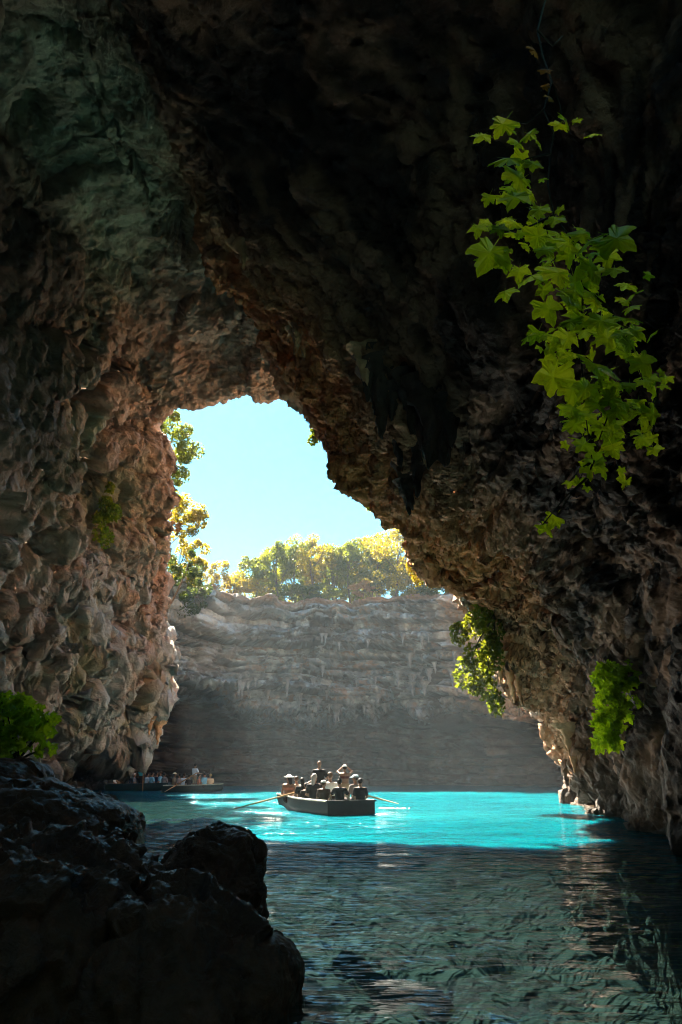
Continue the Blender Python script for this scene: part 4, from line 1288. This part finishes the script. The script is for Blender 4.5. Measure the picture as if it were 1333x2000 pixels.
def oar(label, a, b, blade=True, rad=0.028):
    a, b = np.asarray(a, float), np.asarray(b, float)
    root = empty('oar', (a + b) / 2)
    tag(root, label, 'oar')
    o0 = (a + b) / 2
    d = (b - a) / np.linalg.norm(b - a)
    L = np.linalg.norm(b - a)
    MB().tube([a - o0, b - o0 - d * (0.7 if blade else 0)], [rad, rad * 1.1], 7).build('shaft', M['wood'], root, True)
    if blade:
        x = np.cross(d, [0, 0, 1.0]); x /= np.linalg.norm(x); z = np.cross(x, d)
        c0, c1 = b - o0 - d * 0.8, b - o0
        pts, fs = [], []
        for t_, w_, h_ in ((0, .03, .03), (.25, .07, .02), (.6, .085, .014), (.92, .08, .01), (1, .05, .008)):
            c = c0 + (c1 - c0) * t_
            pts += [c + x * w_ + z * h_, c - x * w_ + z * h_, c - x * w_ - z * h_, c + x * w_ - z * h_]
        for k in range(4):
            for s in range(4):
                fs.append((k*4+s, k*4+(s+1)%4, k*4+4+(s+1)%4, k*4+4+s))
        fs.append((0, 1, 2, 3)); fs.append((16, 17, 18, 19))
        MB().add(pts, fs).build('blade', M['wood'], root)
oar('wooden oar reaching left from the near boat with its blade at the water', PZ(610, 26.2, 0.74), PZ(458, 26.8, 0.03))
oar('wooden oar reaching right from the near boat above the water', PZ(650, 26.6, 0.78), PZ(779, 26.2, 0.22))
oar('long oar slanting down from the standing man in the distant sunlit boat', PZ(386, 50.1, 1.25), PZ(322, 49.2, 0.05), True, 0.035)
oar('upright pole held by the standing man in the farthest shaded boat', PZ(281, 53.6, 2.0), PZ(279, 53.0, -0.1), False, 0.03)

lap('pre'+'----- people')
# ---------------------------------------------------------------- people: one continuous body each, grown from tapered limbs
def surface_nets(F, org, h):
    s = F < 0
    nx, ny, nz = F.shape
    c = np.zeros((nx-1, ny-1, nz-1), np.int8)
    for i in (0, 1):
        for j in (0, 1):
            for k in (0, 1):
                c += s[i:nx-1+i, j:ny-1+j, k:nz-1+k]
    mixed = (c > 0) & (c < 8)
    idx = -np.ones(mixed.shape, np.int64)
    cells = np.argwhere(mixed)
    idx[mixed] = np.arange(len(cells))
    acc = np.zeros((len(cells), 3)); num = np.zeros(len(cells))
    corners = [(i, j, k) for i in (0, 1) for j in (0, 1) for k in (0, 1)]
    for a in corners:
        for ax in range(3):
            if a[ax] == 1: continue
            b = list(a); b[ax] = 1
            fa = F[cells[:, 0]+a[0], cells[:, 1]+a[1], cells[:, 2]+a[2]]
            fb = F[cells[:, 0]+b[0], cells[:, 1]+b[1], cells[:, 2]+b[2]]
            m_ = (fa < 0) != (fb < 0)
            t = np.where(m_, fa / np.where(m_, fa - fb, 1), 0)
            pos = np.repeat(np.array([a], float), len(cells), 0)
            pos[:, ax] += t
            acc += pos * m_[:, None]; num += m_
    V = (cells + acc / num[:, None]) * h + org
    faces = []
    for ax in range(3):
        o1, o2 = [(1, 2), (2, 0), (0, 1)][ax]
        sl0 = [slice(1, -1)] * 3; sl1 = [slice(1, -1)] * 3
        sl0[ax] = slice(0, -1); sl1[ax] = slice(1, None)
        e = s[tuple(sl0)] != s[tuple(sl1)]
        ii = np.argwhere(e)
        if len(ii) == 0: continue
        g = ii + 1; g[:, ax] = ii[:, ax]
        inside = s[g[:, 0], g[:, 1], g[:, 2]]
        def cid(d1, d2):
            q_ = g.copy(); q_[:, o1] -= d1; q_[:, o2] -= d2
            return idx[q_[:, 0], q_[:, 1], q_[:, 2]]
        f = np.stack([cid(1, 1), cid(0, 1), cid(0, 0), cid(1, 0)], axis=1)
        f[~inside] = f[~inside][:, ::-1]
        faces.append(f)
    return V, np.concatenate(faces)
def caps(Pt, a, b, ra, rb):
    a, b = np.asarray(a, np.float32), np.asarray(b, np.float32)
    ba = b - a
    t = np.clip(((Pt - a) @ ba) / (ba @ ba + 1e-9), 0, 1)
    return np.linalg.norm(Pt - a - t[..., None] * ba, axis=-1) - (ra + (rb - ra) * t)
def ell(Pt, c, r_):
    q_ = (Pt - np.asarray(c, np.float32)) / np.asarray(r_, np.float32)
    k = np.linalg.norm(q_, axis=-1)
    return (k - 1) * min(r_)
def smin(a, b, k):
    h = np.clip(0.5 + 0.5 * (b - a) / k, 0, 1)
    return b * (1 - h) + a * h - k * h * (1 - h)
PM = {}
def pm(name, color, rough=0.8):
    if name not in PM:
        PM[name] = simple(name, color, rough, 0.25, 0.15, 30)
    return PM[name]
CLO = {'black': (0.008, 0.0075, 0.008), 'charcoal': (0.025, 0.022, 0.022), 'white': (0.75, 0.75, 0.74), 'maroon': (0.09, 0.03, 0.025), 'khaki': (0.34, 0.26, 0.17), 'sky_blue': (0.18, 0.45, 0.62),
       'navy': (0.02, 0.03, 0.06), 'grey': (0.2, 0.2, 0.2), 'teal': (0.05, 0.33, 0.38), 'brown': (0.05, 0.03, 0.02), 'straw': (0.62, 0.50, 0.32), 'coral': (0.55, 0.22, 0.14), 'pale_blue': (0.55, 0.66, 0.75)}
SKIN = pm('skin', (0.27, 0.155, 0.10), 0.55)
HAIRC = {'dark': (0.015, 0.011, 0.009), 'grey': (0.42, 0.41, 0.40), 'brown': (0.07, 0.04, 0.02), 'fair': (0.40, 0.27, 0.12)}
def clo(n): return pm('cloth_' + n, CLO[n])
def hairm(n): return pm('hair_' + n, HAIRC[n], 0.6)
def person(label, px, Y, base_z, top_py, yaw=0.0, pose='sit', shirt='black', pants='charcoal', hair='dark', hat=None, hatc='white', arms='lap', head_yaw=0.0, lean=0.0, h=0.018, top_bare=False, bun=False, group=None, long_hair=False, armsR=None):
    if Y < 10:         # a seat in the near boat: Y is the distance from the stern along the keel
        by = Y
        for it in range(30):
            w_ = STERN[:2] + np.array([bx_ * math.cos(BRZ) - by * math.sin(BRZ), bx_ * math.sin(BRZ) + by * math.cos(BRZ)]) if it else STERN[:2] + np.array([-by * math.sin(BRZ), by * math.cos(BRZ)])
            if not it: bx_ = 0.0
            cur = 666.5 + 1333 * w_[0] / (w_[1] * CT)
            bx_ += (px - cur) * w_[1] * CT / 1333 / math.cos(BRZ) * 0.8
        Y = float(w_[1])
    ztop_ = P(px, top_py, Y)[2]
    full = 0.885 if pose == 'sit' else 1.74
    if hat == 'sunhat': full += 0.05
    if bun: full += 0.05
    s = (ztop_ - base_z) / full
    if pose == 'sit':
        hipz = 0.10
        legs = [((sx*0.085, 0, hipz), (sx*0.11, 0.40, 0.12), (sx*0.10, 0.38, -0.28)) for sx in (-1, 1)]
    else:
        hipz = 0.92
        legs = [((sx*0.085, 0, hipz), (sx*0.10, 0.03, 0.50), (sx*0.11, 0.0, 0.08)) for sx in (-1, 1)]
    L = lean
    def up(z, x=0.0, y=0.0):      # point on the trunk, z above the hip, leaning forward
        return np.array([x, y + math.sin(L) * z, hipz + math.cos(L) * z])
    sh = up(0.44)
    headc = up(0.665, 0, 0.015)
    hx, hy = -math.sin(head_yaw), math.cos(head_yaw)
    fwd = np.array([hx, hy, 0]); sidev = np.array([hy, -hx, 0])
    ar = []
    for sx in (-1, 1):
        S = up(0.43, sx * 0.175)
        A = arms if (sx == -1 or armsR is None) else armsR
        if A == 'lap': e, w = up(0.17, sx*0.25, 0.06), up(0.06, sx*0.10, 0.30)
        elif A == 'raise': e, w = up(0.52, sx*0.30, 0.16), up(0.70, sx*0.10, 0.20)
        elif A == 'row': e, w = up(0.20, sx*0.30, 0.08), up(0.16, sx*0.24, 0.34)
        elif A == 'point': e, w = up(0.50, sx*0.42, 0.12), up(0.62, sx*0.62, 0.20)
        elif A == 'out': e, w = up(0.22, sx*0.32, 0.05), up(0.05, sx*0.36, 0.22)
        else: e, w = up(0.14, sx*0.24, -0.02), up(-0.10, sx*0.25, 0.08)
        ar.append((S, e, w))
    allp = np.array([q_ for lg in legs for q_ in lg] + [q_ for a in ar for q_ in a] + [headc + [0, 0, 0.2]])
    lo, hi = allp.min(0) - 0.24, allp.max(0) + 0.24
    nn_ = np.ceil((hi - lo) / h).astype(int)
    ax = [lo[i] + h * np.arange(nn_[i]) for i in range(3)]
    G = np.stack(np.meshgrid(*ax, indexing='ij'), axis=-1).astype(np.float32)
    # trunk (also used for the shirt)
    Gt = G * np.array([0.80, 1.12, 1], np.float32)
    def T3(p_): return np.asarray(p_) * np.array([0.80, 1.12, 1])
    trunk = smin(caps(Gt, T3(up(0.0)), T3(up(0.20)), 0.125, 0.112), caps(Gt, T3(up(0.20)), T3(up(0.36)), 0.112, 0.132), 0.05)
    shou = caps(G, up(0.41, -0.13), up(0.41, 0.13), 0.078, 0.078)
    trunk = smin(trunk, shou, 0.06)
    neck = caps(G, up(0.43), up(0.56, 0, 0.01), 0.056, 0.050)
    Hq = G - headc
    hl = np.stack([Hq @ sidev.astype(np.float32), Hq @ fwd.astype(np.float32), Hq[..., 2]], axis=-1)
    skull = smin(ell(hl, (0, -0.01, 0.03), (0.076, 0.095, 0.092)), ell(hl, (0, 0.022, -0.045), (0.058, 0.066, 0.075)), 0.03)
    head = smin(skull, caps(hl, (0, 0.092, 0.012), (0, 0.108, -0.022), 0.010, 0.015), 0.012)       # nose
    head = smin(head, caps(hl, (-0.022, 0.078, -0.055), (0.022, 0.078, -0.055), 0.010, 0.010), 0.01)  # mouth
    for sx in (-1, 1):
        head = smin(head, ell(hl, (sx*0.078, -0.005, -0.005), (0.012, 0.022, 0.032)), 0.008)       # ears
        head = np.maximum(head, -(np.linalg.norm(hl - np.array([sx*0.032, 0.100, 0.012], np.float32), axis=-1) - 0.013))  # eye sockets
        head = np.minimum(head, np.linalg.norm(hl - np.array([sx*0.032, 0.079, 0.012], np.float32), axis=-1) - 0.012)
    legd, armd, up_arm, thigh = None, None, None, None
    for lg in legs:
        a_ = caps(G, lg[0], lg[1], 0.088, 0.060); b_ = caps(G, lg[1], lg[2], 0.056, 0.038)
        ft = caps(G, np.array(lg[2]) + [0, -0.03, -0.045], np.array(lg[2]) + [0, 0.16, -0.06], 0.035, 0.028)
        d_ = smin(smin(a_, b_, 0.03), ft, 0.02)
        legd = d_ if legd is None else np.minimum(legd, d_)
        thigh = a_ if thigh is None else np.minimum(thigh, a_)
    for (S, e, w) in ar:
        a_ = caps(G, S, e, 0.054, 0.042); b_ = caps(G, e, w, 0.041, 0.028)
        d_ = smin(a_, b_, 0.02)
        dv = (w - e) / np.linalg.norm(w - e)
        sv = np.cross(dv, [0.1, 0.9, 0.3]); sv /= np.linalg.norm(sv); nv = np.cross(sv, dv)
        d_ = smin(d_, caps(G, w, w + dv * 0.07, 0.026, 0.034), 0.015)
        for k, (of, ln) in enumerate([(-0.030, 0.062), (-0.010, 0.076), (0.011, 0.072), (0.030, 0.054)]):
            b0 = w + dv * 0.075 + sv * of
            b1 = b0 + dv * ln * 0.55 + nv * 0.012
            b2 = b1 + dv * ln * 0.45 + nv * 0.03
            d_ = np.minimum(d_, np.minimum(caps(G, b0, b1, 0.0095, 0.009), caps(G, b1, b2, 0.009, 0.008)))
        th0 = w + dv * 0.02 - sv * 0.028
        d_ = np.minimum(d_, caps(G, th0, th0 + dv * 0.05 - sv * 0.035, 0.012, 0.010))
        armd = d_ if armd is None else np.minimum(armd, d_)
        up_arm = caps(G, S, S + (e - S) * 0.62, 0.062, 0.056) if up_arm is None else np.minimum(up_arm, caps(G, S, S + (e - S) * 0.62, 0.062, 0.056))
    body = smin(smin(trunk, legd, 0.04), armd, 0.03)
    body = smin(smin(body, neck, 0.03), head, 0.015)
    base = np.array([P(px, 1509, Y)[0], Y, base_z])
    root = empty('person', base, yaw)
    root.scale = (s, s, s)
    tag(root, label, 'person', group)
    def mk(nm, F, mat):
        if not (F < 0).any(): return
        v, f = surface_nets(F, lo, h)
        link(nm, new_mesh(nm, v, f), mat, root)
    mk('body', body, SKIN)
    tz = (G - up(0.0).astype(np.float32)) @ np.array([0, math.sin(L), math.cos(L)], np.float32)
    if top_bare:
        mk('top', np.maximum(np.maximum(trunk - 0.012, 0.27 - tz), tz - 0.36), clo(shirt))
    else:
        mk('shirt', np.maximum(np.maximum(smin(trunk, up_arm, 0.03) - 0.014, -0.02 - tz), tz - 0.485), clo(shirt))
    shorts = smin(thigh, caps(Gt, T3(up(-0.02)), T3(up(0.06)), 0.125, 0.122), 0.04) - 0.018
    cut = tz - 0.09
    if pose == 'stand': cut = np.maximum(cut, 0.52 - G[..., 2])
    mk('shorts', np.maximum(shorts, cut), clo(pants))
    if hair != 'none':
        hr = ell(hl, (0, -0.018, 0.034), (0.089, 0.102, 0.100))
        if long_hair:
            hr = smin(hr, caps(hl, (0, -0.06, 0.0), (0, -0.085, -0.20), 0.075, 0.06), 0.03)
        if bun:
            hr = smin(hr, np.linalg.norm(hl - np.array([0, -0.03, 0.15], np.float32), axis=-1) - 0.042, 0.02)
        hr = np.maximum(hr, -np.maximum(0.052 - hl[..., 1] + 0.5 * (hl[..., 2] - 0.04), -1) * 1.0 + 0.0) if False else hr
        face = np.minimum(hl[..., 1] - 0.035 - 0.0 * hl[..., 2], 0.062 - hl[..., 2])
        hr = np.maximum(hr, face)
        if not long_hair:
            hr = np.maximum(hr, -0.055 - hl[..., 2])
        mk('hair', hr, hairm(hair))
    if hat:
        dome = np.maximum(ell(hl, (0, -0.01, 0.045), (0.099, 0.114, 0.088)), 0.04 - hl[..., 2])
        if hat == 'cap':
            brim = np.maximum(ell(hl, (0, 0.10, 0.042), (0.085, 0.10, 0.016)), 0.03 - hl[..., 1])
            dome = np.minimum(dome, brim)
        elif hat == 'sunhat':
            dome = np.minimum(dome, ell(hl, (0, -0.01, 0.045), (0.20, 0.205, 0.020)))
        mk('hat', dome, clo(hatc))
    return root
NB = 'passengers in the near boat'
SZ = 0.27
person('bald man in a black shirt standing in the near boat, back turned', 624, 2.5, 0.02, 1484, R(-5), 'stand', 'black', 'charcoal', 'none', arms='row', group=NB)
person('woman standing in the near boat with both arms raised to her face', 674, 2.0, 0.02, 1492, R(0), 'stand', 'maroon', 'khaki', 'dark', 'cap', 'white', arms='raise', top_bare=True, group=NB)
person('person in a white shirt seated in front of the standing bald man', 645, 3.0, SZ, 1508, R(-20), shirt='white', hair='brown', head_yaw=0.3, group=NB)
person('woman in a white brimmed sunhat at the left end of the near boat', 565, 4.0, SZ, 1510, R(-10), shirt='coral', top_bare=True, hair='dark', hat='sunhat', hatc='white', long_hair=True, head_yaw=1.1, group=NB)
person('person beside the sunhat woman stretching an arm up to the right', 580, 4.4, SZ, 1516, R(10), shirt='khaki', hair='brown', arms='lap', armsR='point', group=NB)
person('dark haired person in black behind the left oar', 591, 3.3, SZ, 1519, R(20), shirt='black', hair='dark', long_hair=True, group=NB)
person('smallest dark haired child leaning beside the grey haired passenger', 599, 2.6, SZ - 0.05, 1529, R(15), shirt='charcoal', hair='dark', group=NB)
person('grey haired passenger in a charcoal shirt at the back of the near boat', 615, 1.7, SZ, 1511, R(-8), shirt='charcoal', hair='grey', long_hair=True, head_yaw=-0.4, group=NB)
person('passenger in a white cap sitting low next to the grey haired one', 633, 1.0, SZ - 0.03, 1524, R(-10), shirt='brown', hair='brown', hat='cap', hatc='white', head_yaw=-0.7, group=NB)
person('dark haired passenger with a bun seen from behind at the stern', 664, 0.5, SZ, 1518, R(0), shirt='black', hair='dark', bun=True, arms='out', group=NB)
person('passenger in a pale cap turned left on the right side of the near boat', 695, 0.95, SZ, 1513, R(40), shirt='grey', hair='dark', hat='cap', hatc='pale_blue', head_yaw=0.7, group=NB)
person('dark haired passenger in black at the right stern corner', 704, 0.25, SZ, 1520, R(5), shirt='black', hair='dark', group=NB)
FB = 'passengers in the distant sunlit boat'
fk = dict(h=0.03, group=FB)
person('man in a pale blue shirt standing in the distant sunlit boat', 381, 50.5, 0.02, 1490, R(-40), 'stand', 'pale_blue', 'khaki', 'dark', arms='row', **fk)
for (px, tp, shc, hr, hat, hc, lb) in [(342, 1507, 'khaki', 'dark', 'sunhat', 'straw', 'passenger in a straw hat at the left end of the distant sunlit boat'),
        (352, 1511, 'grey', 'dark', None, None, 'passenger in grey second from the left in the distant sunlit boat'),
        (361, 1510, 'pale_blue', 'brown', None, None, 'passenger in pale clothes third from the left in the distant sunlit boat'),
        (371, 1513, 'charcoal', 'dark', None, None, 'passenger in dark clothes just left of the standing man in pale blue'),
        (390, 1512, 'coral', 'dark', None, None, 'passenger in reddish clothes just right of the standing man in pale blue'),
        (401, 1508, 'sky_blue', 'dark', None, None, 'passenger in a bright blue shirt near the bow of the distant boat'),
        (412, 1511, 'straw', 'fair', None, None, 'fair haired passenger in pale clothes at the bow of the distant boat')]:
    person(lb, px, 50.5 + random.uniform(-.25, .25), 0.27, tp, random.uniform(-1.8, 1.8), shirt=shc, hair=hr, hat=hat, hatc=hc or 'white', head_yaw=random.uniform(-.5, .5), **fk)
fk = dict(h=0.032, group='passengers in the farthest shaded boat')
person('man in a teal shirt standing with a pole in the farthest shaded boat', 277, 54.0, 0.02, 1494, R(-20), 'stand', 'teal', 'charcoal', 'dark', arms='row', **fk)
person('person in white standing at the left of the farthest shaded boat', 253, 54.2, 0.02, 1497, R(30), 'stand', 'white', 'navy', 'dark', **fk)
for (px, tp, shc, hr, lb) in [(227, 1511, 'white', 'dark', 'leftmost seated passenger of the shaded boat, in white'), (236, 1508, 'khaki', 'fair', 'seated passenger in khaki second from the left in the shaded boat'),
        (246, 1511, 'charcoal', 'dark', 'seated passenger in dark clothes left of the standing person in white'), (264, 1510, 'grey', 'grey', 'grey haired seated passenger between the two standing people'),
        (289, 1509, 'pale_blue', 'dark', 'seated passenger in pale blue right of the man with the pole'), (298, 1508, 'sky_blue', 'dark', 'seated passenger in bright blue in the shaded boat'),
        (307, 1507, 'navy', 'dark', 'seated passenger in navy right of the bright blue one in the shaded boat'), (315, 1506, 'sky_blue', 'brown', 'brown haired seated passenger in blue near the right end of the shaded boat'),
        (322, 1509, 'grey', 'dark', 'rightmost seated passenger of the shaded boat, in grey')]:
    person(lb, px, 54.0 + random.uniform(-.25, .25), 0.27, tp, random.uniform(-1.8, 1.8), shirt=shc, hair=hr, **fk)

# ---------------------------------------------------------------- white flecks: oar froth, and painted glints at the left
def foam_glints(label, pts, w, seed):
    r = np.random.default_rng(seed)
    vs, fs = [], []
    for (x0, x1, y) in pts:
        n = int((x1 - x0) / 3)
        for k in range(n):
            if r.uniform() < 0.5: continue
            px = x0 + (x1 - x0) * (k + r.uniform()) / n
            Yk = 1910.0 / (y - 1509) + r.normal(0, w)
            c = PZ(px, Yk, 0.03)
            a, b = r.uniform(0.03, 0.12), r.uniform(0.01, 0.035)
            i0 = len(vs)
            for t_ in range(6):
                an = t_ * math.pi / 3
                vs.append(c + np.array([a * math.cos(an), b * math.sin(an), 0.0]))
            vs.append(c + np.array([0, 0, 0.02]))
            for t_ in range(6):
                fs.append((i0 + t_, i0 + (t_ + 1) % 6, i0 + 6))
    me = new_mesh('foam_glints', vs, fs)
    o = link('foam_glints', me, M['foam_glints'])
    o['kind'] = 'stuff'
    o['label'] = label
    o['category'] = 'foam_glints'
foam_glints('white streaks of disturbed water left by the oars, and painted glints on the left', [(452, 560, 1588), (455, 520, 1589), (742, 800, 1579), (750, 790, 1580), (735, 770, 1591), (300, 380, 1601), (290, 350, 1603)], 0.09, 3)

lap('end')
